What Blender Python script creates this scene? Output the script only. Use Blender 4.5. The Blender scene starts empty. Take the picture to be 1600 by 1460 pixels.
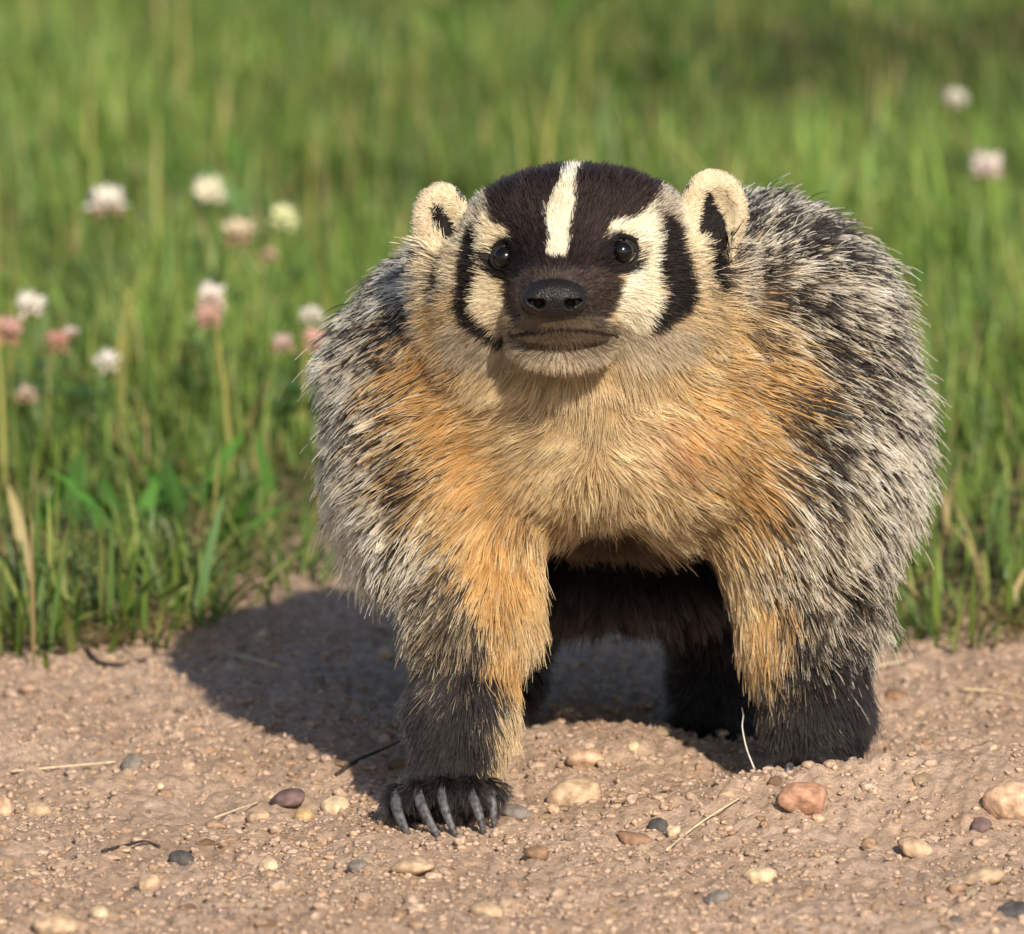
import bpy, math, random
import numpy as np
from mathutils import Vector, kdtree

# ------------------------------------------------------------------ camera, world, sun, exposure
S = 0.0003                      # metres per drawing unit of the front elevation (the badger is about 0.3 m wide)
PITCH = math.radians(8.5)
DIST = 4.0
ZC = 0.1694
SP, CP = math.sin(PITCH), math.cos(PITCH)
SUN_EL, SUN_AZ = math.radians(30.5), math.radians(14.5)   # azimuth: towards the viewer's right, measured from the viewer

scene = bpy.context.scene
cam_d = bpy.data.cameras.new('camera')
cam = bpy.data.objects.new('camera', cam_d)
scene.collection.objects.link(cam)
cam.location = (0, -DIST * CP, ZC + DIST * SP)
cam.rotation_euler = (math.pi / 2 - PITCH, 0, 0)
cam_d.lens = 300; cam_d.sensor_width = 36
cam_d.clip_start = 0.1; cam_d.clip_end = 500
cam_d.dof.use_dof = True
cam_d.dof.focus_distance = 3.99
cam_d.dof.aperture_fstop = 12.5
scene.camera = cam

world = bpy.data.worlds.new('World'); scene.world = world; world.use_nodes = True
wn = world.node_tree.nodes; wn.clear()
sky = wn.new('ShaderNodeTexSky'); sky.sky_type = 'NISHITA'; sky.sun_disc = False
sky.sun_elevation = SUN_EL; sky.sun_rotation = math.pi - SUN_AZ
bg = wn.new('ShaderNodeBackground'); bg.inputs['Strength'].default_value = 0.092
wo = wn.new('ShaderNodeOutputWorld')
world.node_tree.links.new(sky.outputs[0], bg.inputs[0]); world.node_tree.links.new(bg.outputs[0], wo.inputs[0])

sun_d = bpy.data.lights.new('sun', 'SUN'); sun_d.energy = 5.0; sun_d.angle = math.radians(0.6); sun_d.color = (1.0, 0.88, 0.72)
sun = bpy.data.objects.new('sun', sun_d); scene.collection.objects.link(sun)
SUNV = Vector((math.sin(SUN_AZ) * math.cos(SUN_EL), -math.cos(SUN_AZ) * math.cos(SUN_EL), math.sin(SUN_EL)))
sun.rotation_euler = SUNV.to_track_quat('Z', 'Y').to_euler()
sun.location = SUNV * 5

vs = scene.view_settings
vs.view_transform = 'Standard'; vs.look = 'None'; vs.exposure = 0.3; vs.gamma = 1.0; vs.use_curve_mapping = False
scene.cycles.max_bounces = 8; scene.cycles.diffuse_bounces = 3; scene.cycles.glossy_bounces = 4
scene.cycles.transmission_bounces = 6; scene.cycles.transparent_max_bounces = 8
scene.cycles.sample_clamp_indirect = 8

rng = np.random.default_rng(7)
random.seed(7)
C = scene.collection

# ------------------------------------------------------------------ helpers
def F(u, v, w=0.0):
    """front-elevation drawing point (u right, v down, w depth, all in units of S) -> world"""
    y = w * S
    k = (730 - v) * S / DIST
    dz = (k * DIST + k * y * CP - y * SP) / (CP + k * SP)
    d = DIST + y * CP - dz * SP
    return np.array([(u - 800) * S * d / DIST, y, ZC + dz])

def UV(P):
    """world -> drawing u, v (vectorised)"""
    y = P[:, 1]; dz = P[:, 2] - ZC
    d = DIST + y * CP - dz * SP
    return 800 + P[:, 0] / S * DIST / d, 730 - (y * SP + dz * CP) / S * DIST / d

def ONPLANE(u, v, z):
    """point at height z that the drawing shows at u, v"""
    k = (730 - v) * S / DIST
    dz = z - ZC
    y = (k * DIST - dz * (CP + k * SP)) / (SP - k * CP)
    d = DIST + y * CP - dz * SP
    return np.array([(u - 800) * S * d / DIST, y, z])

def ONGROUND(u, v, lift_=0.0):
    """point of the soil relief that the drawing shows at u, v"""
    h = 0.0
    for _ in range(12):
        p = ONPLANE(u, v, h + lift_); h = .5 * h + .5 * float(ground_h(p[0], p[1]))
    p[2] = h + lift_
    return p

def link(o, parent=None):
    C.objects.link(o)
    if parent is not None: o.parent = parent
    return o

def tag(o, label=None, cat=None, group=None, kind=None):
    if label: o['label'] = label
    if cat: o['category'] = cat
    if group: o['group'] = group
    if kind: o['kind'] = kind
    return o

def mesh_np(name, V, faces, mat=None, smooth=True, cols=None):
    """faces: int array (n,3) or (n,4)"""
    V = np.asarray(V, dtype=np.float32); faces = np.asarray(faces, dtype=np.int32)
    me = bpy.data.meshes.new(name)
    n, k = faces.shape
    me.vertices.add(len(V)); me.vertices.foreach_set('co', V.ravel())
    me.loops.add(n * k); me.loops.foreach_set('vertex_index', faces.ravel())
    me.polygons.add(n); me.polygons.foreach_set('loop_start', np.arange(0, n * k, k, dtype=np.int32))
    if smooth: me.polygons.foreach_set('use_smooth', np.ones(n, dtype=bool))
    if cols is not None:
        a = me.attributes.new('tint', 'FLOAT_COLOR', 'POINT')
        c4 = np.ones((len(V), 4), dtype=np.float32); c4[:, :3] = cols
        a.data.foreach_set('color', c4.ravel())
    me.update(calc_edges=True); me.validate()
    if mat: me.materials.append(mat)
    return me

def mobj(name, V, faces, mat, parent=None, smooth=True, cols=None):
    return link(bpy.data.objects.new(name, mesh_np(name, V, faces, mat, smooth, cols)), parent)

def hash2(ix, iy, seed=0):
    h = (ix.astype(np.int64) * 374761393 + iy.astype(np.int64) * 668265263 + seed * 1442695041) & 0xffffffff
    h = ((h ^ (h >> 13)) * 1274126177) & 0xffffffff
    return ((h ^ (h >> 16)) & 0xffff) / 65535.0

def noise2(x, y, seed=0):
    ix, iy = np.floor(x), np.floor(y)
    fx, fy = x - ix, y - iy
    fx = fx * fx * (3 - 2 * fx); fy = fy * fy * (3 - 2 * fy)
    a = hash2(ix, iy, seed); b = hash2(ix + 1, iy, seed); c = hash2(ix, iy + 1, seed); d = hash2(ix + 1, iy + 1, seed)
    return (a * (1 - fx) + b * fx) * (1 - fy) + (c * (1 - fx) + d * fx) * fy

def fbm(x, y, seed=0, oct=3):
    r = 0; a = 0.5
    for i in range(oct):
        r = r + a * (noise2(x * 2**i + 17.3 * i, y * 2**i - 9.1 * i, seed + i) - 0.5); a *= 0.55
    return r

def smooth01(x, a, b):
    t = np.clip((x - a) / (b - a), 0, 1)
    return t * t * (3 - 2 * t)

def new_mat(name):
    m = bpy.data.materials.new(name); m.use_nodes = True
    nt = m.node_tree; nt.nodes.clear()
    out = nt.nodes.new('ShaderNodeOutputMaterial')
    return m, nt, out

def principled(name, col, rough=0.6, spec=0.4, noise=None, bump=None, coat=0.0, var=0.25):
    m, nt, out = new_mat(name)
    b = nt.nodes.new('ShaderNodeBsdfPrincipled')
    b.inputs['Base Color'].default_value = (*col, 1); b.inputs['Roughness'].default_value = rough
    b.inputs['Specular IOR Level'].default_value = spec; b.inputs['Coat Weight'].default_value = coat
    b.inputs['Coat Roughness'].default_value = 0.05
    nt.links.new(b.outputs[0], out.inputs[0])
    if noise:
        tc = nt.nodes.new('ShaderNodeTexCoord')
        n = nt.nodes.new('ShaderNodeTexNoise'); n.inputs['Scale'].default_value = noise; n.inputs['Detail'].default_value = 6
        nt.links.new(tc.outputs['Object'], n.inputs['Vector'])
        r = nt.nodes.new('ShaderNodeValToRGB')
        r.color_ramp.elements[0].position = 0.3; r.color_ramp.elements[1].position = 0.72
        r.color_ramp.elements[0].color = (*[c * (1 - var * 1.3) for c in col], 1)
        r.color_ramp.elements[1].color = (*[min(1, c * (1 + var)) for c in col], 1)
        nt.links.new(n.outputs['Fac'], r.inputs[0]); nt.links.new(r.outputs[0], b.inputs['Base Color'])
        if bump:
            bp = nt.nodes.new('ShaderNodeBump'); bp.inputs['Strength'].default_value = 0.6; bp.inputs['Distance'].default_value = bump
            nt.links.new(n.outputs['Fac'], bp.inputs['Height']); nt.links.new(bp.outputs[0], b.inputs['Normal'])
    return m

def tint_leaf(name, trans=0.35, rough=0.45, spec=0.3):
    """thin leaf tissue: colour from the 'tint' attribute, light passes through"""
    m, nt, out = new_mat(name)
    at = nt.nodes.new('ShaderNodeAttribute'); at.attribute_name = 'tint'
    b = nt.nodes.new('ShaderNodeBsdfPrincipled'); b.inputs['Roughness'].default_value = rough; b.inputs['Specular IOR Level'].default_value = spec
    t = nt.nodes.new('ShaderNodeBsdfTranslucent')
    hs = nt.nodes.new('ShaderNodeHueSaturation'); hs.inputs['Saturation'].default_value = 1.15; hs.inputs['Value'].default_value = 1.25
    mx = nt.nodes.new('ShaderNodeMixShader'); mx.inputs[0].default_value = trans
    nt.links.new(at.outputs['Color'], b.inputs['Base Color']); nt.links.new(at.outputs['Color'], hs.inputs['Color'])
    nt.links.new(hs.outputs[0], t.inputs['Color'])
    nt.links.new(b.outputs[0], mx.inputs[1]); nt.links.new(t.outputs[0], mx.inputs[2]); nt.links.new(mx.outputs[0], out.inputs[0])
    return m

# ------------------------------------------------------------------ ground
def gauss(x, y, cx, cy, sx, sy): return np.exp(-((x - cx) / sx)**2 - ((y - cy) / sy)**2)

def edge_y(x):
    """depth at which the grass begins, along x"""
    ex = np.array([-3, -.40, -.27, -.21, -.165, -.14, -.10, .0, .12, .20, .235, .27, .34, .45, 3.0])
    ey = np.array([.5, .50, .53, .56, .60, .82, 1.0, 1.05, .95, .72, .60, .56, .62, .58, .6])
    return np.interp(x, ex, ey) + 0.22 * fbm(x * 16, x * 0 + 3.3, 40, 3)

def ground_h(x, y, fine=True):
    x = np.asarray(x, dtype=np.float64); y = np.asarray(y, dtype=np.float64)
    h = 0.014 * fbm(x * 5, y * 4, 1, 2)
    h += 0.028 * gauss(x, y, .25, .0, .10, .08) + 0.017 * gauss(x, y, .135, .012, .06, .035)
    h -= 0.010 * gauss(x, y, -.15, .07, .09, .06)
    h += 0.010 * gauss(x, y, .045, .16, .05, .05)
    h += 0.012 * gauss(x, y, -.05, -.30, .3, .12)
    flat = gauss(x, y, -.03, .01, .035, .05) + gauss(x, y, .14, .08, .035, .05)
    h = h * (1 - 0.85 * np.clip(flat, 0, 1))
    h += 0.012 * smooth01(y - edge_y(x), -.05, .25)
    if fine:
        near = np.exp(-np.maximum(0, np.abs(x) - .5) * 3) * np.exp(-np.maximum(0, y - .9) * 2.5)
        f = 0.010 * fbm(x * 32, y * 24, 5, 3) + 0.0065 * np.abs(fbm(x * 90, y * 70, 9, 3)) * 2 + 0.0045 * fbm(x * 230, y * 180, 13, 2)
        h = h + f * near * (1 - 0.5 * np.clip(flat, 0, 1))
    return h

def graded(lo, hi, step, far, n):
    core = np.arange(lo, hi + step / 2, step)
    g = np.geomspace(step, far, n)
    return np.concatenate([(lo - np.cumsum(g))[::-1], core, hi + np.cumsum(g)])

gx = graded(-.34, .38, .0016, 6.5, 60)
gy = graded(-.45, .75, .0030, 6.5, 60)
GX, GY = np.meshgrid(gx, gy, indexing='ij')
GZ = ground_h(GX, GY)
nx, ny = len(gx), len(gy)
idx = np.arange(nx * ny).reshape(nx, ny)
gf = np.stack([idx[:-1, :-1], idx[1:, :-1], idx[1:, 1:], idx[:-1, 1:]], -1).reshape(-1, 4)
gV = np.stack([GX, GY, GZ], -1).reshape(-1, 3)
lawn = smooth01(gV[:, 1] - edge_y(gV[:, 0]), -.05, .12)

SOIL = np.array([0.55, 0.41, 0.315])
def soil_mat():
    m, nt, out = new_mat('dry_soil')
    L = nt.links
    tc = nt.nodes.new('ShaderNodeTexCoord')
    def noise(scale, det=5, rough=0.6):
        n = nt.nodes.new('ShaderNodeTexNoise'); n.inputs['Scale'].default_value = scale; n.inputs['Detail'].default_value = det; n.inputs['Roughness'].default_value = rough
        L.new(tc.outputs['Object'], n.inputs['Vector']); return n
    def ramp(src, c0, c1, p0=0.3, p1=0.7):
        r = nt.nodes.new('ShaderNodeValToRGB'); r.color_ramp.elements[0].position = p0; r.color_ramp.elements[1].position = p1
        r.color_ramp.elements[0].color = (*c0, 1); r.color_ramp.elements[1].color = (*c1, 1); L.new(src, r.inputs[0]); return r
    big = ramp(noise(9, 4).outputs['Fac'], (.49, .35, .255), (.62, .47, .365), .35, .68)
    small = ramp(noise(170, 6, .7).outputs['Fac'], (.44, .41, .39), (1.2, 1.17, 1.15), .28, .58)
    mul = nt.nodes.new('ShaderNodeMix'); mul.data_type = 'RGBA'; mul.blend_type = 'MULTIPLY'; mul.inputs['Factor'].default_value = 0.8
    L.new(big.outputs[0], mul.inputs['A']); L.new(small.outputs[0], mul.inputs['B'])
    at = nt.nodes.new('ShaderNodeAttribute'); at.attribute_name = 'tint'
    mx = nt.nodes.new('ShaderNodeMix'); mx.data_type = 'RGBA'
    sep = nt.nodes.new('ShaderNodeSeparateColor'); L.new(at.outputs['Color'], sep.inputs[0])
    L.new(sep.outputs[0], mx.inputs['Factor']); L.new(mul.outputs['Result'], mx.inputs['A'])
    mx.inputs['B'].default_value = (.085, .075, .035, 1)
    b = nt.nodes.new('ShaderNodeBsdfPrincipled'); b.inputs['Roughness'].default_value = 0.95; b.inputs['Specular IOR Level'].default_value = 0.1
    L.new(mx.outputs['Result'], b.inputs['Base Color'])
    bp = nt.nodes.new('ShaderNodeBump'); bp.inputs['Strength'].default_value = 0.9; bp.inputs['Distance'].default_value = 0.0032
    L.new(noise(420, 6, .75).outputs['Fac'], bp.inputs['Height']); L.new(bp.outputs[0], b.inputs['Normal'])
    L.new(b.outputs[0], out.inputs[0])
    return m
M_soil = soil_mat()
ground = mobj('ground', gV, gf, M_soil, cols=np.stack([lawn, lawn, lawn], -1))
tag(ground, 'dry sandy brown soil sheet under the badger and the grass', kind='structure')

# ------------------------------------------------------------------ implicit surface tools (for the animal's continuous body)
def sd_ell(P, c, r):
    q = [(P[i] - c[i]) / r[i] for i in range(3)]
    k0 = np.sqrt(q[0]**2 + q[1]**2 + q[2]**2) + 1e-9
    k1 = np.sqrt((q[0] / r[0])**2 + (q[1] / r[1])**2 + (q[2] / r[2])**2) + 1e-9
    return k0 * (k0 - 1) / k1

def sd_cap(P, a, b, ra, rb):
    ba = b - a; l2 = float(ba @ ba)
    t = np.clip(((P[0] - a[0]) * ba[0] + (P[1] - a[1]) * ba[1] + (P[2] - a[2]) * ba[2]) / l2, 0, 1)
    d = np.sqrt((P[0] - a[0] - t * ba[0])**2 + (P[1] - a[1] - t * ba[1])**2 + (P[2] - a[2] - t * ba[2])**2)
    return d - (ra + (rb - ra) * t)

def smin(a, b, k):
    h = np.clip(0.5 + 0.5 * (b - a) / k, 0, 1)
    return b + (a - b) * h - k * h * (1 - h)

def dsc(w): return (DIST + w * S) / DIST * S
def E(u, v, w, a, b, c, k=50, op='+'):
    s = dsc(w); return ('ell', F(u, v, w), np.array([a * s, c * s, b * s]), k * S, op)
def K(p, q, ra, rb, k=50, op='+'):
    return ('cap', F(*p), F(*q), ra * dsc(p[2]), rb * dsc(q[2]), k * S, op)

def prim_d(pr, P):
    return sd_ell(P, pr[1], pr[2]) if pr[0] == 'ell' else sd_cap(P, pr[1], pr[2], pr[3], pr[4])

def eval_prims(prims, P, f=None):
    for pr in prims:
        d = prim_d(pr, P); k = pr[-2]
        if f is None: f = d
        elif pr[-1] == '+': f = smin(f, d, k)
        else: f = -smin(-f, d, k)
    return f

def surface_nets(xs, ys, zs, prims):
    f = np.full((len(xs), len(ys), len(zs)), 1.0, dtype=np.float32)
    for pr in prims:
        k = pr[-2]; m = k * 1.5 + 0.012
        if pr[0] == 'ell': lo, hi = pr[1] - pr[2] - m, pr[1] + pr[2] + m
        else:
            r = max(pr[3], pr[4]); lo, hi = np.minimum(pr[1], pr[2]) - r - m, np.maximum(pr[1], pr[2]) + r + m
        i0, i1 = np.searchsorted(xs, [lo[0], hi[0]]); j0, j1 = np.searchsorted(ys, [lo[1], hi[1]]); k0, k1 = np.searchsorted(zs, [lo[2], hi[2]])
        if i0 == i1 or j0 == j1 or k0 == k1: continue
        sub = f[i0:i1, j0:j1, k0:k1]
        P = (xs[i0:i1, None, None].astype(np.float32), ys[None, j0:j1, None].astype(np.float32), zs[None, None, k0:k1].astype(np.float32))
        d = prim_d(pr, P)
        f[i0:i1, j0:j1, k0:k1] = smin(sub, d, k) if pr[-1] == '+' else -smin(-sub, d, k)
    ins = f < 0
    nX, nY, nZ = f.shape
    cnt = np.zeros((nX - 1, nY - 1, nZ - 1), dtype=np.int8)
    for a in (0, 1):
        for b in (0, 1):
            for c in (0, 1):
                cnt += ins[a:nX - 1 + a, b:nY - 1 + b, c:nZ - 1 + c]
    act = (cnt > 0) & (cnt < 8)
    I = np.argwhere(act)
    vid = np.full(act.shape, -1, dtype=np.int32); vid[act] = np.arange(len(I))
    acc = np.zeros((len(I), 3)); n = np.zeros(len(I))
    corners = [(a, b, c) for a in (0, 1) for b in (0, 1) for c in (0, 1)]
    ax = (xs, ys, zs)
    fv = {c: f[I[:, 0] + c[0], I[:, 1] + c[1], I[:, 2] + c[2]].astype(np.float64) for c in corners}
    for c in corners:
        for d in range(3):
            if c[d] == 1: continue
            e = list(c); e[d] = 1; e = tuple(e)
            fa, fb = fv[c], fv[e]
            cr = (fa < 0) != (fb < 0)
            t = np.where(cr, fa / np.where(cr, fa - fb, 1), 0)
            for q in range(3):
                p0 = ax[q][I[:, q] + c[q]]; p1 = ax[q][I[:, q] + e[q]]
                acc[:, q] += np.where(cr, p0 + (p1 - p0) * t, 0)
            n += cr
    V = acc / n[:, None]
    faces = []
    for d in range(3):
        o1, o2 = (d + 1) % 3, (d + 2) % 3
        sl0 = [slice(None)] * 3; sl1 = [slice(None)] * 3
        sl0[d] = slice(0, -1); sl1[d] = slice(1, None)
        A, B = ins[tuple(sl0)], ins[tuple(sl1)]
        ch = A != B
        J = np.argwhere(ch)
        ok = (J[:, o1] > 0) & (J[:, o2] > 0) & (J[:, o1] < f.shape[o1] - 1) & (J[:, o2] < f.shape[o2] - 1)
        J = J[ok]
        flip = A[J[:, 0], J[:, 1], J[:, 2]]
        q = []
        for (s1, s2) in ((-1, -1), (0, -1), (0, 0), (-1, 0)):
            Q = J.copy(); Q[:, o1] += s1; Q[:, o2] += s2
            q.append(vid[Q[:, 0], Q[:, 1], Q[:, 2]])
        q = np.stack(q, -1)
        q[~flip] = q[~flip][:, ::-1]
        faces.append(q)
    return V, np.concatenate(faces)

def vnormals(V, Q):
    T = np.concatenate([Q[:, [0, 1, 2]], Q[:, [0, 2, 3]]])
    fn = np.cross(V[T[:, 1]] - V[T[:, 0]], V[T[:, 2]] - V[T[:, 0]])
    N = np.zeros_like(V)
    for i in range(3): np.add.at(N, T[:, i], fn)
    return N / (np.linalg.norm(N, axis=1, keepdims=True) + 1e-12), T, fn

# ------------------------------------------------------------------ badger body
body_prims = [
    E(972, 604, 520, 356, 246, 540, 60),          # barrel
    E(656, 705, 480, 84, 180, 330, 100),          # flanks hang lower than the belly
    E(1282, 705, 500, 86, 180, 340, 100),
    E(684, 530, 380, 105, 120, 240, 90),          # top of the shoulders
    E(1200, 480, 420, 128, 135, 280, 90),
    E(965, 850, 800, 285, 92, 300, 60),          # belly
    E(937, 632, 190, 280, 122, 190, 70),          # chest
    E(668, 690, 280, 112, 200, 230, 70),          # shoulders
    E(1230, 700, 300, 118, 200, 230, 70),
    E(920, 560, 190, 255, 150, 190, 90),          # neck
    E(850, 722, 135, 105, 46, 105, 45),           # breast folds either side of the parting
    E(1045, 730, 150, 105, 46, 105, 45),
    E(905, 575, 60, 185, 62, 120, 60),            # throat
    K((745, 800, 170), (740, 960, 70), 118, 82, 60),     # near front leg
    K((740, 960, 70), (722, 1110, 25), 82, 66, 40),
    K((722, 1110, 25), (708, 1215, 5), 70, 62, 40),
    K((1225, 820, 240), (1258, 980, 230), 115, 84, 60),  # far front leg
    K((1258, 980, 230), (1276, 1110, 235), 84, 68, 40),
    K((1276, 1110, 235), (1270, 1195, 235), 68, 62, 40),
    E(962, 905, 110, 74, 78, 170, 60, '-'),       # arch under the breastbone
    K((1150, 900, 780), (1125, 1060, 770), 110, 66, 60), # hind legs
    K((1125, 1060, 770), (1110, 1140, 760), 64, 56, 40),
    E(1108, 1160, 730, 66, 24, 80, 30),
    K((780, 900, 800), (770, 1060, 800), 110, 66, 60),
    K((770, 1060, 800), (760, 1145, 800), 64, 56, 40),
    E(758, 1160, 770, 66, 24, 80, 30),
    K((980, 640, 1050), (985, 760, 1230), 90, 40, 60),   # tail
    E(695, 1243, -18, 76, 32, 62, 40),            # paws
    E(1266, 1210, 205, 74, 32, 64, 40),
]
TOES = [(622, 1246, -62), (656, 1240, -84), (694, 1234, -90), (732, 1234, -78), (764, 1236, -44)]
TOES2 = [(1206, 1216, 165), (1234, 1214, 140), (1268, 1212, 132), (1302, 1214, 145), (1328, 1216, 175)]
for t in TOES + TOES2: body_prims.append(E(*t, 17, 17, 26, 16))
head_prims = [
    E(905, 398, 70, 200, 128, 190, 50),           # skull
    E(902, 352, -25, 152, 78, 105, 50),           # forehead
    K((884, 430, -60), (867, 462, -205), 98, 54, 50),   # muzzle
    K((880, 378, -75), (867, 444, -205), 52, 34, 40),    # bridge
    E(772, 470, 10, 66, 80, 82, 75), E(1012, 474, 15, 72, 85, 87, 75),   # cheeks
    E(878, 541, -92, 80, 26, 116, 22), E(878, 519, -138, 74, 17, 84, 14), E(878, 497, -120, 80, 24, 112, 24),           # jaw
    E(905, 495, 112, 222, 115, 150, 75),          # ruff
    E(692, 430, 85, 42, 75, 60, 30), E(1116, 428, 95, 52, 80, 70, 30),
    E(688, 346, 62, 45, 60, 20, 12), E(1116, 331, 72, 53, 66, 22, 12),  # ears
]
EYES = [(789, 402), (972, 393)]
carve = [
    E(695, 355, 30, 31, 46, 32, 8, '-'), E(1118, 342, 40, 39, 55, 34, 8, '-'), K((684, 322, 25), (705, 388, 32), 7, 15, 8, '-'), K((1107, 304, 35), (1122, 396, 42), 8, 22, 8, '-'),     # ear openings
]
def first_w(u, v, prims, w0=-400, w1=300):
    ws = np.arange(w0, w1, 1.0)
    P = np.stack([F(u, v, w) for w in ws], 1)
    f = eval_prims(prims, P)
    i = np.argmax(f < 0)
    return ws[i]
eye_w = [first_w(u, v, head_prims) for u, v in EYES]
nose_w = first_w(866, 470, head_prims)
ER = 18.5
for (u, v), w in zip(EYES, eye_w):
    carve.append(E(u, v, w + 4, 22, 19, 24, 12, '-'))
prims = body_prims + head_prims + carve

def axis(pts):
    out = [np.arange(a, b, s) for a, b, s in pts]
    return np.concatenate(out) * S
uc = -800
xs = axis([(500 - 90 - 800, 600 - 800, 11), (600 - 800, 1200 - 800, 4.5), (1200 - 800, 1530 - 800, 9)])
ys = axis([(-330, 150, 4.5), (150, 400, 8), (400, 1400, 16)])
z_top = F(900, 200, 0)[2] + .03
zs = np.concatenate([np.arange(-.02, .05, .0017), np.arange(.05, F(900, 590, 0)[2], .0026), np.arange(F(900, 590, 0)[2], z_top, .00135)])
BV, BQ = surface_nets(xs, ys, zs, prims)
BN, BT, BFN = vnormals(BV, BQ)
if np.mean(np.einsum('ij,ij->i', BN, BV - BV.mean(0))) < 0:
    BQ = BQ[:, ::-1]; BN, BT, BFN = vnormals(BV, BQ)

# ------------------------------------------------------------------ coat: painting
def inpoly(u, v, poly):
    poly = np.asarray(poly, dtype=float); r = np.zeros(len(u), dtype=bool)
    n = len(poly)
    for i in range(n):
        x0, y0 = poly[i]; x1, y1 = poly[(i + 1) % n]
        c = ((y0 > v) != (y1 > v))
        xi = (x1 - x0) * (v - y0) / (y1 - y0 + 1e-9) + x0
        r ^= c & (u < xi)
    return r
STRIPE = [(905, 190), (935, 190), (916, 253), (906, 266), (896, 294), (899, 317), (895, 336), (889, 359), (890, 378), (884, 401), (856, 401), (853, 390), (859, 373), (855, 356), (852, 332), (866, 305), (884, 270), (893, 253)]
CRES_L = [(761, 328), (772, 348), (794, 357), (799, 366), (782, 372), (767, 388), (768, 421), (781, 449), (790, 468), (787, 489), (776, 505), (753, 500), (740, 478), (740, 460), (749, 429), (749, 390), (755, 352)]
CRES_R = [(1015, 319), (1026, 348), (1028, 383), (1024, 414), (1031, 449), (1036, 468), (1020, 507), (1007, 518), (978, 512), (958, 493), (965, 460), (971, 445), (985, 421), (1000, 406), (1001, 387), (991, 372), (972, 361), (951, 357), (955, 345), (980, 346), (995, 340)]
BADGE_L = [(732, 348), (749, 358), (749, 394), (746, 437), (738, 468), (743, 491), (763, 516), (794, 542), (782, 544), (753, 528), (727, 507), (715, 476), (719, 437), (727, 394)]
BADGE_R = [(1030, 334), (1050, 346), (1066, 383), (1078, 437), (1082, 468), (1067, 493), (1038, 512), (1013, 523), (1017, 503), (1033, 487), (1038, 455), (1026, 414), (1030, 383)]
CROWN = [(775, 276), (800, 262), (850, 250), (870, 200), (970, 200), (1000, 258), (1042, 276), (1016, 320), (990, 342), (950, 346), (944, 372), (948, 402), (974, 444), (964, 472), (950, 498), (925, 508), (816, 508), (795, 492), (787, 462), (790, 436), (768, 418), (766, 388), (796, 368), (770, 346), (764, 312), (768, 292)]

COL = {
    'cream': (.80, .66, .45), 'white': (.86, .77, .58), 'black': (.012, .009, .009), 'crown': (.021, .013, .012),
    'muzzle': (.050, .037, .032), 'lip': (.135, .10, .068), 'mouth': (.03, .021, .017), 'orange': (.56, .315, .11), 'tan': (.60, .43, .225), 'pink': (.58, .31, .15),
    'buff': (.56, .42, .24), 'brown': (.10, .06, .03), 'chin': (.45, .37, .26), 'griz_d': (.035, .027, .022), 'griz_l': (.56, .48, .36),
}
SPLATS = {
 'agouti': [(520,480,95),(490,640,95),(510,800,95),(560,910,70),(595,600,58),(590,740,62),(600,840,50),(650,420,45),(1240,340,90),(1310,420,120),(1360,560,120),(1410,700,110),(1330,790,95),(1360,900,70),(1262,650,45),(1245,500,45),(1250,760,45),(1200,440,35)],
 'orange': [(665,590,42),(700,660,55),(740,740,55),(782,845,40),(792,920,26),(794,1020,18),(1190,550,45),(1180,640,60),(1192,985,24),(1200,930,24),(1100,640,50),(1165,770,42),(690,540,30)],
 'tan': [(850,680,60),(930,620,60),(880,580,70),(930,760,50),(1010,600,60),(1000,800,50),(1080,560,50),(760,570,50),(1100,830,40),(870,950,40),(790,1130,22),(1135,930,36),(850,840,30),(1020,860,30),(1060,500,40),(1165,500,34),(840,760,50),(780,1190,14)],
 'pink': [(1045,690,32)],
 'palechest': [(915,640,48),(930,720,40),(870,600,50),(980,610,45),(935,790,26),(800,570,30),(860,690,28)],
 'legdark': [(645,1030,42),(650,1075,44),(660,1140,50),(700,1205,45),(1315,1050,56),(1300,1150,70),(1260,1205,60),(1350,985,40),(1250,1110,26),(722,1075,24),(728,1130,22)],
 'legmix': [(672,905,34),(705,960,26),(722,1005,18),(640,945,40),(685,975,30),(1295,885,46),(1290,960,28),(1250,830,30),(700,1050,20),(1235,1060,20)],
 'belly': [(960,905,30),(1010,915,30)],
 'brown': [(960,860,40),(810,815,26),(1070,815,26),(1010,890,40),(900,880,26),(940,920,40),(925,668,10),(929,705,9)],  # also paints shade into the chest folds and narrow central crease
}
CLASSES = list(SPLATS)

def paint_body(P):
    """probability of each coat class at surface points"""
    u, v = UV(P)
    W = np.zeros((len(P), len(CLASSES)))
    for ci, c in enumerate(CLASSES):
        for (a, b, s) in SPLATS[c]:
            W[:, ci] += np.exp(-((u - a)**2 + (v - b)**2) / (2 * s * s)) * (0.8 if c == 'legmix' else 1)
    W[:, 0] += 1e-4
    W = W**1.15
    back = smooth01(P[:, 1], .115, .17)
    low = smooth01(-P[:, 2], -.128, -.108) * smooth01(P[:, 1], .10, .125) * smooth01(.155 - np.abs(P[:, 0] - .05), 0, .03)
    between = smooth01(P[:, 1], .058, .075) * smooth01(-P[:, 2], -.150, -.130) * smooth01(.062 - np.abs(P[:, 0] - .05), 0, .02)  # belly between the legs: brown fur, with shade painted in by depth
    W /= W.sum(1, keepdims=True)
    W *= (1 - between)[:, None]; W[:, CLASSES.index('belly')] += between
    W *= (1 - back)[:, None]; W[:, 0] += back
    low = np.maximum(low, smooth01(P[:, 1], .075, .095) * smooth01(-P[:, 2], -.118, -.106) * smooth01(.066 - np.abs(P[:, 0] - .05), 0, .015))  # shade of the belly underside painted with the dark leg class
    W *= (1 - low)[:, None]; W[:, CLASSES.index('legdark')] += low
    return W / W.sum(1, keepdims=True)

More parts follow.
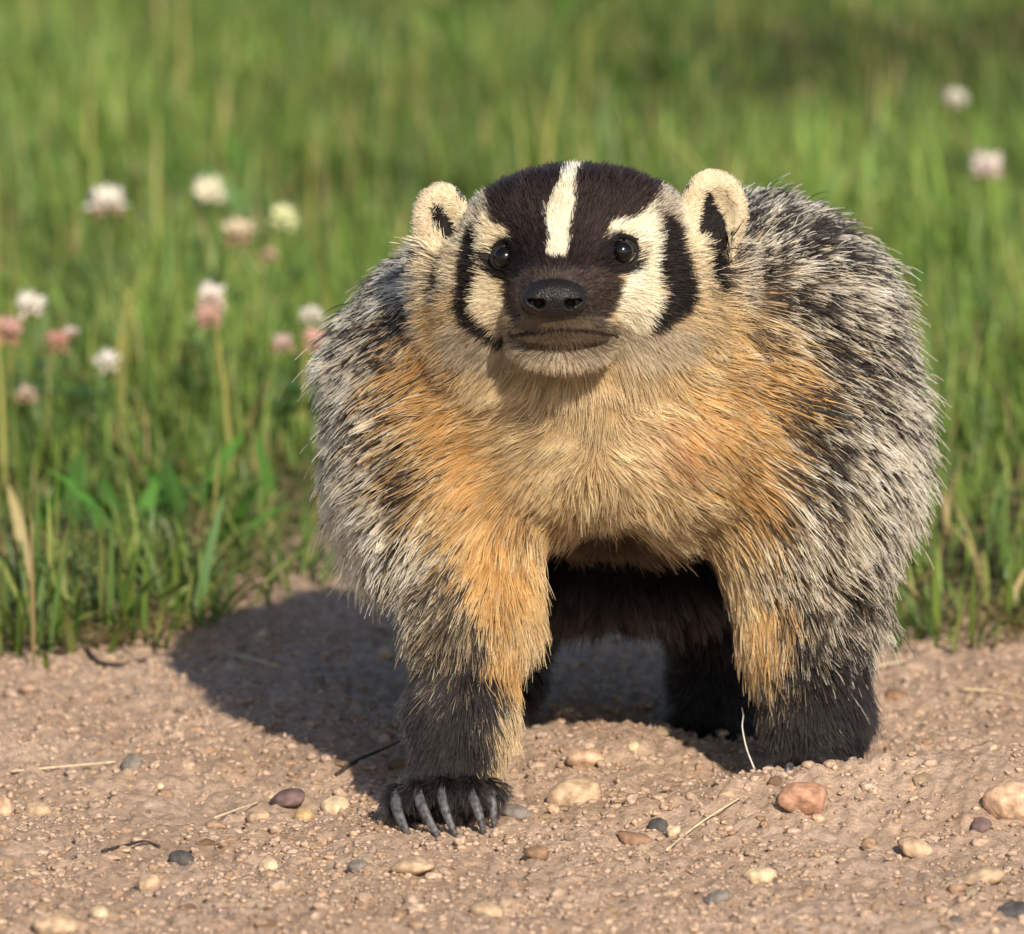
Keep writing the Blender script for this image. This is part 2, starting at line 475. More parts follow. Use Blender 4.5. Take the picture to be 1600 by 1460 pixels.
def head_amount(P):
    Pt = (P[:, 0], P[:, 1], P[:, 2])
    dh = eval_prims(head_prims, Pt); db = eval_prims(body_prims, Pt)
    return smooth01(db - dh, -.002, .006)

def headcolor(u, v, r, P):
    """colour of a head hair rooted at u, v"""
    n = len(u)
    ju = u + rng.normal(0, 2.2, n); jv = v + rng.normal(0, 2.2, n)
    col = np.tile(np.array(COL['buff']), (n, 1))
    pick = lambda m, c: col.__setitem__(m, COL[c])
    # neck and cheeks behind the badge
    g = (v < 400 + 30 * r) & (u > 700) & (u < 1085)
    m = g & (r < .5); pick(m, 'griz_d'); m = g & (r >= .5); pick(m, 'griz_l')
    pick((u < 735) & (v > 300), 'cream'); pick((u > 1066) & (v > 260), 'cream')
    sd = ((u < 735) | (u > 1066)) & (v > 392); r3 = rng.random(n); pick(sd & (r3 < .30), 'buff'); pick(sd & (r3 > .84), 'griz_d'); pick(sd & (r3 > .3) & (r3 < .3 + .5 * smooth01(v, 430, 480)), 'tan')
    pick((v > 500 + 20 * r) & (u > 690) & (u < 1090), 'chin')
    pick(((u < 700) | (u > 1120)) & (v > 470 + 25 * r), 'tan'); og = (u < 648 + 18 * r) | (u > 1168 - 18 * r); pick(og & (r < .5), 'griz_d'); pick(og & (r >= .5), 'griz_l')
    # under the ears: dark patches
    pick(((ju - 1122) / 21)**2 + ((jv - 418) / 40)**2 < 1, 'black')
    pick(((ju - 684) / 13)**2 + ((jv - 440) / 38)**2 < 1, 'griz_d')
    pick(((ju - 645) / 13)**2 + ((jv - 398) / 26)**2 < 1, 'griz_d')
    pick(((ju - 1180) / 18)**2 + ((jv - 385) / 20)**2 < 1, 'griz_d')
    # crown, muzzle
    cr = inpoly(ju, jv, CROWN); pick(cr, 'crown')
    pick(cr & (v > 415 + 10 * r), 'muzzle')
    pick(((ju - 880) / 92)**2 + ((jv - 530) / 34)**2 < .5 + .75 * rng.random(n), 'lip')
    pick(((ju - 872) / 74)**2 + ((jv - 506) / 15)**2 < 1, 'lip')
    pick(inpoly(ju, jv, BADGE_L), 'black'); pick(inpoly(ju, jv, BADGE_R), 'black')
    pick(inpoly(ju, jv, CRES_L), 'cream'); pick(inpoly(ju, jv, CRES_R), 'white')
    pick(inpoly(ju, jv, STRIPE), 'white')
    for (eu, ev) in EYES: pick(((ju - eu) / 37)**2 + ((jv - ev - 2) / 33)**2 < 1, 'black')
    # ears
    e1 = ((u - 689) / 50)**2 + ((v - 340) / 60)**2 < 1
    e2 = ((u - 1114) / 58)**2 + ((v - 326) / 66)**2 < 1
    pick(e1 | e2, 'cream'); r4 = rng.random(n); pick((e1 | e2) & (r4 < .25), 'white'); pick((e1 | e2) & (r4 > .86), 'buff')
    pick(((ju - 725) / 13)**2 + ((jv - 298) / 16)**2 < 1, 'griz_d'); pick(((ju - 1068) / 12)**2 + ((jv - 285) / 16)**2 < 1, 'griz_d')
    pick((((ju - 693 - (jv - 350) * .3) / (9 + .26 * np.clip(jv - 320, 0, 60)))**2 < 1) & (jv > 318) & (jv < 380), 'black'); pick(((ju - 1112 - (jv - 345) * .16) / (9 + .25 * np.clip(jv - 300, 0, 90)))**2 + ((jv - 352) / 54)**2 < 1, 'black')  # black hair colour stands in for shade inside the ear openings
    ear_back = (P[:, 1] > .026) & (e1 | e2)
    pick(ear_back & (r < .7), 'griz_d')
    pick((np.abs(v - 516 - .0014 * (u - 882)**2) < 3.2) & (np.abs(u - 882) < 84) & (P[:, 1] < -.01), 'mouth')  # mouth crease: its shade drawn as a dark line of hair colour
    return col

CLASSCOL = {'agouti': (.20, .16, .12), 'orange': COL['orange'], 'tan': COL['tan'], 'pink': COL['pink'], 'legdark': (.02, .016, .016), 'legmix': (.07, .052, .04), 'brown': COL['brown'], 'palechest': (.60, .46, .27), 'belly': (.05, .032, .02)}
# skin colour: dulled coat colour
hv = head_amount(BV)
Wv = paint_body(BV)
uV, vV = UV(BV)
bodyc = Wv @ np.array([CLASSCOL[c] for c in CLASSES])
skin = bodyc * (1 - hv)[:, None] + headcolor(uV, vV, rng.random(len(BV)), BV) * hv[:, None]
skin = skin * 0.55 + 0.005

M_skin, nt, out = new_mat('badger_skin')
at = nt.nodes.new('ShaderNodeAttribute'); at.attribute_name = 'tint'
b = nt.nodes.new('ShaderNodeBsdfPrincipled'); b.inputs['Roughness'].default_value = 0.75; b.inputs['Specular IOR Level'].default_value = 0.2
nt.links.new(at.outputs['Color'], b.inputs['Base Color']); nt.links.new(b.outputs[0], out.inputs[0])

M_fur, nt, out = new_mat('badger_fur')
at = nt.nodes.new('ShaderNodeAttribute'); at.attribute_name = 'tint'
hb = nt.nodes.new('ShaderNodeBsdfHairPrincipled'); hb.model = 'CHIANG'; hb.parametrization = 'COLOR'
hb.inputs['Roughness'].default_value = 0.38; hb.inputs['Radial Roughness'].default_value = 0.5; hb.inputs['IOR'].default_value = 1.40
df = nt.nodes.new('ShaderNodeBsdfDiffuse'); mx = nt.nodes.new('ShaderNodeMixShader'); mx.inputs[0].default_value = 0.5
nt.links.new(at.outputs['Color'], hb.inputs['Color']); nt.links.new(at.outputs['Color'], df.inputs['Color'])
nt.links.new(hb.outputs[0], mx.inputs[1]); nt.links.new(df.outputs[0], mx.inputs[2]); nt.links.new(mx.outputs[0], out.inputs[0])

badger = link(bpy.data.objects.new('badger', None))
tag(badger, 'stocky badger with striped face and grizzled coat standing on the dry soil', 'badger')
badger.empty_display_size = 0.05
mobj('body', BV, BQ, M_skin, badger, cols=skin)

# ------------------------------------------------------------------ coat: strands
GUIDES = np.array([
 (600,440,-1,.2,.5),(520,600,-1,.35,.5),(520,760,-.9,.6,.4),(560,880,-.8,.7,.3),(640,560,-.8,.5,.3),(620,700,-.8,.6,.2),(650,850,-.7,.7,.1),
 (700,600,-.9,.3,.1),(760,700,-.9,.35,0),(830,640,-.7,.3,0),(850,760,-.5,.7,0),(905,700,-.5,.3,0),(960,700,.5,.3,0),(930,760,0,1,0),(930,640,0,.6,0),
 (1000,640,.7,.2,0),(1050,720,.8,.5,0),(1000,800,.4,.9,0),(1120,560,.8,.1,.3),(1180,600,.9,.3,.2),(1200,720,.8,.5,.1),(1150,820,.6,.7,0),
 (1250,560,.9,.4,.3),(1320,450,1,.25,.5),(1400,560,1,.35,.4),(1300,700,.75,.65,.2),(1400,750,.8,.6,.3),(1300,850,.7,.75,.1),(1380,880,.8,.6,.2),(1230,350,.8,0,.7),
 (650,960,-.6,.7,0),(645,1060,-.6,.6,0),(660,1160,-.4,.8,0),(690,1220,0,.8,-.5),(760,880,-.45,.9,0),(770,980,-.15,1,0),(785,1080,.05,1,0),(775,1180,.1,1,0),
 (860,930,.4,.9,0),(830,1010,.3,.9,0),(950,850,0,1,.2),(1080,900,0,1,0),(1130,960,0,1,0),(1190,960,.1,1,0),(1220,1060,.15,1,0),(1215,1150,.1,1,0),
 (1300,960,.5,.8,0),(1320,1060,.5,.7,0),(1310,1160,.5,.7,0),(760,560,-.5,.7,.2),(880,600,0,1,.3),(1000,590,.4,.8,.2),(1080,530,.7,.5,.2),(690,500,-.6,.6,.3),(1150,500,.7,.5,.3),
], dtype=float)
LENS = np.array([  # u, v, strand length, lift (deg)
 (500,500,118,40),(480,650,122,40),(510,800,120,38),(560,900,110,34),(600,620,85,22),(610,760,85,22),(700,620,46,12),(720,720,44,11),(850,680,35,9),(930,640,32,9),(930,790,42,12),
 (1020,690,35,9),(1120,640,42,11),(1190,640,52,13),(1250,600,85,22),(1330,450,118,40),(1400,600,122,40),(1420,720,122,38),(1330,800,100,26),(1360,900,100,28),(1260,760,85,20),
 (1200,350,80,34),(640,950,54,20),(640,1050,40,20),(650,1140,32,18),(700,1215,24,18),(760,880,50,12),(780,1000,48,14),(790,1100,40,16),(870,930,60,20),(850,830,50,14),(1020,840,58,14),(950,880,45,14),
 (1090,900,62,16),(1140,950,62,14),(1190,980,55,12),(1310,960,50,20),(1330,1060,40,20),(1310,1150,32,18),(1265,1205,24,18),(760,560,44,12),(880,590,40,12),(1020,580,44,12),(1080,530,44,14),(680,500,48,16),(1160,500,50,16),
], dtype=float)

def idw(u, v, table, p=4.0):
    num = 0; den = 0
    for row in table:
        w = 1.0 / (((u - row[0])**2 + (v - row[1])**2) / 1600.0 + 0.15)**(p / 2)
        num = num + w[:, None] * row[2:][None]; den = den + w
    return num / den[:, None]

NOSE = F(867, 465, nose_w)
TA = np.linalg.norm(BFN, axis=1) / 2
tc_ = BV[BT].mean(1)
tu, tv = UV(tc_)
tn = BFN / (np.linalg.norm(BFN, axis=1, keepdims=True) + 1e-15)
th = head_amount(tc_)
FACE = ((np.abs(tu - 895) < 215) & (tv < 560) & (th > .5) & (tc_[:, 1] < .06))
dens = np.where(FACE, 6.0, 1.0)
legz = (tc_[:, 2] < .075)
dens = np.where(legz & ~FACE, 2.6, dens)
facing = -tn[:, 1]
dens *= np.where((facing < -.15) & ~FACE, 0.35, 1.0)
dens *= np.where(tc_[:, 1] > .22, 0.45, 1.0)
dens *= np.where((tc_[:, 1] < .10) & (th < .5), 1.7, 1.0)
dens *= np.where(tn[:, 2] < -.8, .4, 1.0)
prob = TA * dens; prob /= prob.sum()
NS = 400000
ti = rng.choice(len(BT), NS, p=prob)
ra, rb = rng.random(NS), rng.random(NS)
fl = ra + rb > 1; ra[fl] = 1 - ra[fl]; rb[fl] = 1 - rb[fl]
tri = BT[ti]
def bary(A): return A[tri[:, 0]] * (1 - ra - rb)[:, None] + A[tri[:, 1]] * ra[:, None] + A[tri[:, 2]] * rb[:, None]
R = bary(BV); N = bary(BN); N /= np.linalg.norm(N, axis=1, keepdims=True)
keep = R[:, 2] > ground_h(R[:, 0], R[:, 1], False) - .002
u, v = UV(R)
for (eu, ev), w in zip(EYES, eye_w):
    c = F(eu, ev, w + 6); keep &= np.linalg.norm(R - c, axis=1) > 28 * S
nc = F(866, 463, nose_w)
keep &= ~((((u - 866) / 47)**2 + ((v - 473) / 20)**2 < 1) & (R[:, 1] < (nose_w + 60) * S))
R, N, u, v = R[keep], N[keep], u[keep], v[keep]
n = len(R)
H = head_amount(R)
ishead = H > rng.random(n)

# direction
g = idw(u, v, GUIDES, 4.5)
D = np.stack([g[:, 0], g[:, 2], -g[:, 1]], -1)
bk = smooth01(R[:, 1], .09, .22)[:, None]
outw = np.stack([np.sign(R[:, 0] - .05) * .25, np.full(n, .9), np.full(n, -.35)], -1)
D = D * (1 - bk) + outw * bk
DH = R - NOSE
DH[:, 2] *= 1.0
chin = smooth01(v, 500, 560)[:, None]
DH = DH / np.linalg.norm(DH, axis=1, keepdims=True) + chin * np.array([0, .5, -.5])
D = D * (1 - H)[:, None] + DH * H[:, None]
cl_n = noise2(R[:, 0] * 90 + R[:, 1] * 40, R[:, 2] * 90 + R[:, 1] * 70, 3) - .5
cl_m = noise2(R[:, 0] * 240 + 9, R[:, 2] * 240 + R[:, 1] * 100, 4) - .5
D += 0.55 * cl_n[:, None] * np.cross(N, D)
D -= np.einsum('ij,ij->i', D, N)[:, None] * N
D /= np.linalg.norm(D, axis=1, keepdims=True) + 1e-9
LL = idw(u, v, LENS, 4.5)
L = LL[:, 0]; lift = LL[:, 1]
L = L * (1 - bk[:, 0]) + 112 * bk[:, 0]; lift = lift * (1 - bk[:, 0]) + 38 * bk[:, 0]
low = smooth01(-R[:, 2], -.09, -.05) * bk[:, 0]
L = L * (1 - low) + 35 * low
# head lengths
face_d = np.linalg.norm(R - NOSE, axis=1) / S
LHd = np.clip(9 + (face_d - 40) * 0.085, 8, 30)
LHd = np.where(v > 520, np.maximum(LHd, 20), LHd)
ruff = smooth01(np.maximum(np.abs(u - 895) - 165, 0) + np.maximum(v - 540, 0), 0, 60) * (v > 380)
LHd = LHd + (16 + 12 * (v > 470)) * ruff
mo = (np.abs(v - 518) < 16) & (np.abs(u - 882) < 95) & (R[:, 1] < -.02); LHd = np.where(mo, 7.5, LHd)
ear = (((u - 689) / 54)**2 + ((v - 340) / 62)**2 < 1) | (((u - 1114) / 62)**2 + ((v - 326) / 68)**2 < 1)
LHd = np.where(ear & (v < 375), 7, LHd)
L = L * (1 - H) + LHd * H
lift = lift * (1 - H) + np.where(ear, 12, 15) * H
L *= rng.uniform(.72, 1.22, n)
guard = (rng.random(n) < .16) & (H < .3)
L = np.where(guard, L * 1.35, L); lift = np.where(guard, lift + 5, lift)
L *= S
lift = np.radians(np.clip(lift + rng.normal(0, 6, n) + 14 * cl_m, 3, 70))

# locks
NCL = 19000
ci = rng.choice(np.nonzero(~guard)[0], NCL, replace=False)
kd = kdtree.KDTree(NCL)
for k, i in enumerate(ci): kd.insert(R[i], k)
kd.balance()
body_i = np.nonzero(H < .8)[0]
near = np.array([kd.find(R[i])[1] for i in body_i])
cidx = ci[near]
amt = np.interp(L[body_i] / S, [15, 40, 90], [.05, .42, .86]) * rng.uniform(.55, 1.1, len(body_i))
crand = np.full(n, .5); crand[body_i] = rng.random(NCL)[near]
crand2 = np.full(n, .5); crand2[body_i] = rng.random(NCL)[near]

# colour classes
r = rng.random(n)
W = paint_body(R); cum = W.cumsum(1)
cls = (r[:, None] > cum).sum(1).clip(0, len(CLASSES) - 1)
um, vm = UV(R + D * (.55 * L * np.cos(lift))[:, None]); vm = np.where(ear, v, vm); um = np.where(ear, u, um)
hc = headcolor(um, vm, rng.random(n), R)
NP = 7
T = np.linspace(0, 1, NP)
bright = rng.normal(1, .13, n).clip(.6, 1.4) * (1 + .35 * cl_n + .3 * cl_m) * (.78 + .42 * crand2)
colr = np.zeros((n, NP, 3))
def ramp(m, stops):
    ts = [s[0] for s in stops]
    for k in range(3): colr[m, :, k] = np.interp(T, ts, [s[1][k] for s in stops])[None]
cid = {c: i for i, c in enumerate(CLASSES)}
dk = (.017, .013, .012)
upper = smooth01(R[:, 2], .19, .27) * smooth01(R[:, 0], .02, .12)
streak = noise2(R[:, 0] * 80 + 30, R[:, 2] * 55 + R[:, 1] * 60, 21)
ag = cls == cid['agouti']
pale = .5 * rng.random(n) + .5 * crand + .68 * (streak - .5) - .10 * upper + .03 + .14 * (u < 600) + .10 * (v > 760)
ramp(ag, [(0, (.22, .17, .115)), (.28, (.18, .135, .09)), (.45, dk), (.68, dk), (.75, (.74, .64, .49)), (1, (.90, .83, .69))])
ramp(ag & (pale < .38), [(0, (.10, .075, .055)), (.35, (.04, .03, .025)), (.5, dk), (.9, dk), (1, (.25, .21, .17))])
ramp(ag & (pale > .80), [(0, (.40, .32, .21)), (.5, (.56, .47, .33)), (1, (.88, .83, .72))])
ramp(cls == cid['orange'], [(0, (.28, .125, .03)), (.5, COL['orange']), (.85, (.66, .42, .175)), (1, (.80, .61, .35))])
ramp(cls == cid['tan'], [(0, (.28, .175, .075)), (.5, COL['tan']), (1, (.80, .63, .39))])
ramp(cls == cid['palechest'], [(0, (.40, .27, .13)), (.5, (.62, .47, .27)), (1, (.82, .68, .45))])
ramp(cls == cid['pink'], [(0, (.36, .16, .06)), (.5, COL['pink']), (1, (.76, .46, .25))])
ramp(cls == cid['legdark'], [(0, (.009, .008, .008)), (.6, (.012, .010, .011)), (1, (.06, .052, .054))])  # paler tips paint highlights onto the black hair
lm = cls == cid['legmix']
ramp(lm, [(0, (.06, .04, .028)), (.5, (.07, .05, .036)), (.7, (.3, .22, .13)), (1, (.66, .52, .34))])
ramp(lm & (rng.random(n) < .45), [(0, (.02, .016, .014)), (1, (.045, .036, .03))])
ramp(cls == cid['brown'], [(0, (.09, .055, .03)), (.6, COL['brown']), (1, (.5, .36, .2))])
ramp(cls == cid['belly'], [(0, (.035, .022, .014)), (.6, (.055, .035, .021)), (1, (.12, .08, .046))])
hsel = ishead
colr[hsel] = hc[hsel][:, None, :] * (0.8 + 0.4 * T)[None, :, None]
griz = hsel & (np.abs(hc - np.array(COL['griz_d'])).sum(1) < 1e-6)
colr[griz, -2:] = (.4, .35, .28)
bright = np.where(hsel & (hc.max(1) < .1), rng.gamma(2.2, .5, n).clip(.35, 4), bright)
colr *= bright[:, None, None]
colr = np.clip(colr, .005, .9)

# strand curves with clumping
grav = np.array([0, 0, -1.0])
base = N * np.sin(lift)[:, None] + D * np.cos(lift)[:, None]
bend = -N * (0.30 * np.sin(lift))[:, None] + grav * .10
bend[H > .5] *= .4
wob = rng.normal(0, .10, (n, 3)).clip(-.17, .17)
tips = R + L[:, None] * (base + bend + wob * .8)
pts = R[:, None, :] + L[:, None, None] * (T[None, :, None] * base[:, None, :] + (T**2)[None, :, None] * bend[:, None, :] + (T**1.6)[None, :, None] * (wob * .8)[:, None, :]
     + (np.sin(T * 5)[None, :, None] * T[None, :, None] * rng.normal(0, .035, (n, 1, 3))))
off = pts[cidx] - pts[body_i]
# the clump's own curve at the same parameter, faded in towards the tip; far partners are ignored
dist = np.linalg.norm(off[:, 0], axis=1)
amt[guard[body_i]] *= .45
amt *= 1 - smooth01(dist, .005, .010)
pts[body_i] += off * (amt[:, None] * (T**1.4)[None])[:, :, None]

rad = np.interp(L / S, [6, 20, 60, 110], [.00012, .00014, .00018, .00028]) * rng.uniform(.7, 1.25, n)
rad = rad[:, None] * np.where(ag[:, None], np.interp(T, [0, .55, 1], [.9, 1, .38])[None], np.interp(T, [0, .55, 1], [1, .9, .22])[None])

def fur_obj(name, sel, label=None):
    k = int(sel.sum())
    cu = bpy.data.hair_curves.new(name)
    cu.add_curves([NP] * k)
    cu.attributes['position'].data.foreach_set('vector', pts[sel].astype(np.float32).ravel())
    a = cu.attributes.get('radius') or cu.attributes.new('radius', 'FLOAT', 'POINT')
    a.data.foreach_set('value', rad[sel].astype(np.float32).ravel())
    a = cu.attributes.new('tint', 'FLOAT_COLOR', 'POINT')
    c4 = np.ones((k, NP, 4), dtype=np.float32); c4[:, :, :3] = colr[sel]
    a.data.foreach_set('color', c4.ravel())
    cu.materials.append(M_fur)
    o = link(bpy.data.objects.new(name, cu), badger)
    if label: o['label'] = label
    return o
earL = hsel & ear & (u < 900) & (v < 385); earR = hsel & ear & (u > 900) & (v < 385)
legs = (~hsel) & (R[:, 2] < .085)
fur_obj('ear_fur', earL, 'cream rimmed ear with dark opening'); fur_obj('ear_fur', earR, 'cream rimmed ear with dark opening')
fur_obj('head_fur', hsel & ~earL & ~earR, 'short black and white striped face fur')
ll = legs & (R[:, 1] < .10) & (R[:, 0] < .045); lr = legs & (R[:, 1] < .125) & (R[:, 0] >= .045)
fur_obj('front_leg_fur', ll, 'black lower leg fur with an orange inner stripe'); fur_obj('front_leg_fur', lr, 'black lower leg fur with an orange inner stripe')
fur_obj('hind_leg_fur', legs & ~ll & ~lr, 'dark fur of the hind legs and shade-darkened belly underside')
rest = ~hsel & ~legs
chest = rest & ((cls == cid['orange']) | (cls == cid['tan']) | (cls == cid['pink']) | (cls == cid['palechest']) | (cls == cid['brown']) | (cls == cid['belly'])) & (R[:, 1] < .14)
fur_obj('chest_fur', chest, 'orange and tan fur of the chest and shoulders'); fur_obj('back_fur', rest & ~chest, 'long grizzled grey fur of the back and flanks')

# ------------------------------------------------------------------ badger: eyes, nose, claws, whiskers
def uvsphere(c, r, nu=32, nv=20):
    V = []; Fq = []
    for j in range(nv + 1):
        t = math.pi * j / nv
        for i in range(nu):
            p = 2 * math.pi * i / nu
            V.append((c[0] + r[0] * math.sin(t) * math.cos(p), c[1] + r[1] * math.sin(t) * math.sin(p), c[2] + r[2] * math.cos(t)))
    for j in range(nv):
        for i in range(nu):
            a = j * nu + i; b_ = j * nu + (i + 1) % nu
            Fq.append((a, a + nu, b_ + nu, b_))
    return np.array(V), np.array(Fq)

def tube(pts_, rad_, seg=8):
    P = np.asarray(pts_, dtype=float); n_ = len(P)
    V = []; Fq = []
    tg = np.gradient(P, axis=0); tg /= np.linalg.norm(tg, axis=1, keepdims=True) + 1e-12
    ref = np.array([0.3, 0.2, 1.0]) if abs(tg[0][2]) < .8 else np.array([1.0, .2, 0])
    for i in range(n_):
        a = np.cross(tg[i], ref); a /= np.linalg.norm(a); b_ = np.cross(tg[i], a)
        rr = rad_[i] if np.ndim(rad_[i]) else (rad_[i], rad_[i])
        for s_ in range(seg):
            q = 2 * math.pi * s_ / seg
            V.append(P[i] + a * rr[0] * math.cos(q) + b_ * rr[1] * math.sin(q))
    for i in range(n_ - 1):
        for s_ in range(seg):
            a = i * seg + s_; b_ = i * seg + (s_ + 1) % seg
            Fq.append((a, b_, b_ + seg, a + seg))
    V.append(P[0]); V.append(P[-1])
    for s_ in range(seg):
        Fq.append((len(V) - 2, (s_ + 1) % seg, s_, s_)); Fq.append((len(V) - 1, (n_ - 1) * seg + s_, (n_ - 1) * seg + (s_ + 1) % seg, (n_ - 1) * seg + (s_ + 1) % seg))
    return np.array(V), np.array(Fq)

def tris(Fq):
    out_ = []
    for f in Fq:
        f = list(dict.fromkeys(int(i) for i in f))
        if len(f) == 3: out_.append(f)
        else: out_ += [[f[0], f[1], f[2]], [f[0], f[2], f[3]]]
    return np.array(out_)

M_eye = principled('eye_black', (.003, .0025, .003), .11, .5)
M_lid = principled('eyelid_skin', (.012, .010, .011), .38, .4)
M_nose = principled('nose_leather', (.010, .0085, .009), .42, .35, noise=1400, bump=.0011)
M_claw = principled('claw_horn', (.085, .085, .092), .5, .4, noise=420, bump=.0012, var=.6)
nt = M_nose.node_tree
vo = nt.nodes.new('ShaderNodeTexVoronoi'); vo.inputs['Scale'].default_value = 1100
tcn = nt.nodes.new('ShaderNodeTexCoord'); nt.links.new(tcn.outputs['Object'], vo.inputs['Vector'])
for nd in nt.nodes:
    if nd.type == 'BUMP':
        nd.inputs['Distance'].default_value = .0007; nt.links.new(vo.outputs['Distance'], nd.inputs['Height']); nd.invert = True
for (eu, ev), w in zip(EYES, eye_w):
    V_, Q_ = uvsphere(F(eu, ev, w + 5), np.array([ER * S] * 3))
    eye = mobj('eye', V_, tris(Q_), M_eye, badger)
    ring = []
    for q in np.linspace(0, 2 * math.pi, 28, endpoint=False):
        ring.append(F(eu + 20.5 * math.cos(q), ev + 17.5 * math.sin(q) + 1, w + 2 + 8 * abs(math.cos(q))))
    ring.append(ring[0])
    V_, Q_ = tube(ring, [3.6 * S] * len(ring), 8)
    mobj('eyelid', V_, tris(Q_), M_lid, eye)

nw = nose_w
nose_prims = [E(866, 463, nw + 14, 51, 27, 35, 10), E(842, 470, nw + 2, 26, 20, 24, 12), E(890, 470, nw + 2, 26, 20, 24, 12), E(866, 456, nw + 8, 32, 17, 30, 12), E(866, 483, nw + 8, 26, 12, 22, 10),
    K((846, 476, nw - 30), (838, 474, nw + 8), 8.5, 7, 4, '-'), K((838, 475, nw - 26), (820, 466, nw + 2), 5.5, 3.5, 4, '-'),
    K((887, 476, nw - 30), (895, 474, nw + 8), 8.5, 7, 4, '-'), K((895, 475, nw - 26), (913, 466, nw + 2), 5.5, 3.5, 4, '-'),
    K((866, 470, nw - 28), (866, 500, nw - 16), 2, 2, 4, '-')]
c0 = F(866, 465, nw)
NV, NQ = surface_nets(np.arange(c0[0] - .021, c0[0] + .021, .0005), np.arange(c0[1] - .016, c0[1] + .03, .0005), np.arange(c0[2] - .015, c0[2] + .015, .0005), nose_prims)
nn_, _, _ = vnormals(NV, NQ)
if np.mean(np.einsum('ij,ij->i', nn_, NV - NV.mean(0))) < 0: NQ = NQ[:, ::-1]
mobj('nose', NV, NQ, M_nose, badger)

CL_TIP = [(638, 1290, -150), (686, 1286, -160), (713, 1284, -160), (756, 1264, -130), (772, 1258, -95)]
CL_TIP2 = [(1196, 1234, 110), (1230, 1236, 80), (1266, 1236, 75), (1302, 1236, 88), (1334, 1234, 120)]
for a_, b_ in list(zip(TOES, CL_TIP)) + list(zip(TOES2, CL_TIP2)):
    p0 = F(a_[0] - 4, a_[1] - 4, a_[2] - 6); p2 = F(*b_)
    p2[2] = float(ground_h(p2[0], p2[1])) + .0008
    p1 = (p0 + p2) / 2 + np.array([(-.0035 if b_[0] < 740 else .0015) + random.uniform(-.0015, .0015), -.0075, random.uniform(.004, .0075)]); cs = random.uniform(.88, 1.15)
    tt = np.linspace(0, 1, 12)[:, None]
    P_ = (1 - tt)**2 * p0 + 2 * tt * (1 - tt) * p1 + tt**2 * p2
    rr = [(.0026 * cs * (1 - .62 * t**1.8), .0035 * cs * (1 - .62 * t**1.8)) for t in tt[:, 0]]
    V_, Q_ = tube(P_, rr, 10)
    mobj('claw', V_, tris(Q_), M_claw, badger)

M_whisk = principled('whisker', (.05, .04, .035), .4, .4)
for k in range(16):
    sgn = -1 if k % 2 else 1
    bu, bv = 866 + sgn * random.uniform(45, 78), random.uniform(485, 512)
    w0 = first_w(bu, bv, head_prims)
    p0 = F(bu, bv, w0); ln = random.uniform(.018, .034)
    d = Vector((sgn * random.uniform(.7, 1), random.uniform(-.25, .5), random.uniform(-.5, .12))).normalized()
    P_ = [p0 + np.array(d) * ln * t + np.array([0, .35, -.4]) * ln * t * t * .5 for t in np.linspace(0, 1, 7)]
    V_, Q_ = tube(P_, [.0002 * (1 - .75 * t) for t in np.linspace(0, 1, 7)], 4)
    mobj('whisker', V_, tris(Q_), M_whisk, badger)

# ------------------------------------------------------------------ stones
def ico(sub):
    import bmesh
    bm = bmesh.new(); bmesh.ops.create_icosphere(bm, subdivisions=sub, radius=1)
    V = np.array([v_.co[:] for v_ in bm.verts]); Fq = np.array([[v_.index for v_ in f.verts] for f in bm.faces]); bm.free()
    return V, Fq
ICO = {k: ico(k) for k in (1, 2, 3, 4)}

def lumpy(V, seed, amt=.18, ang=.5):
    """irregular stone: cut by random planes, then wobbled"""
    r_ = np.random.default_rng(seed)
    X = V.copy()
    for _ in range(9):
        d = r_.normal(size=3); d /= np.linalg.norm(d); h = r_.uniform(.66, .93)
        e = X @ d - h; X -= np.where(e > 0, e * ang, 0)[:, None] * d
    for f_ in (1.3, 2.7, 5):
        ph = r_.uniform(0, 6, 3); dd = r_.normal(size=(3, 3))
        X *= (1 + amt / f_ * (np.sin(X @ dd[0] * f_ + ph[0]) * np.sin(X @ dd[1] * f_ + ph[1])))[:, None]
    return X

def stone_mat(name, col, rough=.85):
    return principled(name, col, rough, .25, noise=190, bump=.0024, var=.38)
SM = {
 'tan': stone_mat('stone_tan', (.46, .33, .22)), 'red': stone_mat('stone_red', (.42, .235, .155)), 'grey': stone_mat('stone_grey', (.20, .175, .155)),
 'dark': stone_mat('stone_dark', (.085, .078, .078)), 'pale': stone_mat('stone_pale', (.58, .45, .30)), 'peach': stone_mat('stone_peach', (.54, .36, .245)),
 'brown': stone_mat('stone_brown', (.26, .16, .10)), 'purple': stone_mat('stone_purple', (.155, .10, .095)), 'rust': stone_mat('stone_rust', (.40, .13, .06)), 'yellow': stone_mat('stone_yellow', (.50, .34, .17)),
}
def stone(uu, vv, wpx, hpx, kind, label, sink=.33, name='pebble', tilt=None, group=None, seed=None, sub=3):
    seed = seed or int(uu * 7 + vv)
    r_ = random.Random(seed)
    p = ONGROUND(uu, vv + hpx * .32)
    sc = (DIST + p[1]) / DIST * S
    X = lumpy(ICO[sub][0], seed, .11, .72)
    X /= np.abs(X).max(0)
    X *= np.array([wpx / 2, wpx / 2 * r_.uniform(.7, 1.0), hpx / 2 * 1.05]) * sc
    a = tilt if tilt is not None else r_.uniform(-.25, .25)
    ca, sa = math.cos(a), math.sin(a)
    X = np.stack([X[:, 0] * ca - X[:, 2] * sa, X[:, 1], X[:, 0] * sa + X[:, 2] * ca], -1)
    X[:, 2] += -X[:, 2].min() * (1 - 2 * sink)
    o = mobj(name, X, ICO[sub][1], SM[kind])
    o.location = p
    tag(o, label, 'pebble', group)
    return o
stone(898, 1236, 94, 56, 'tan', 'smooth tan pebble on the soil between the front legs', tilt=.25, sub=4, seed=3)
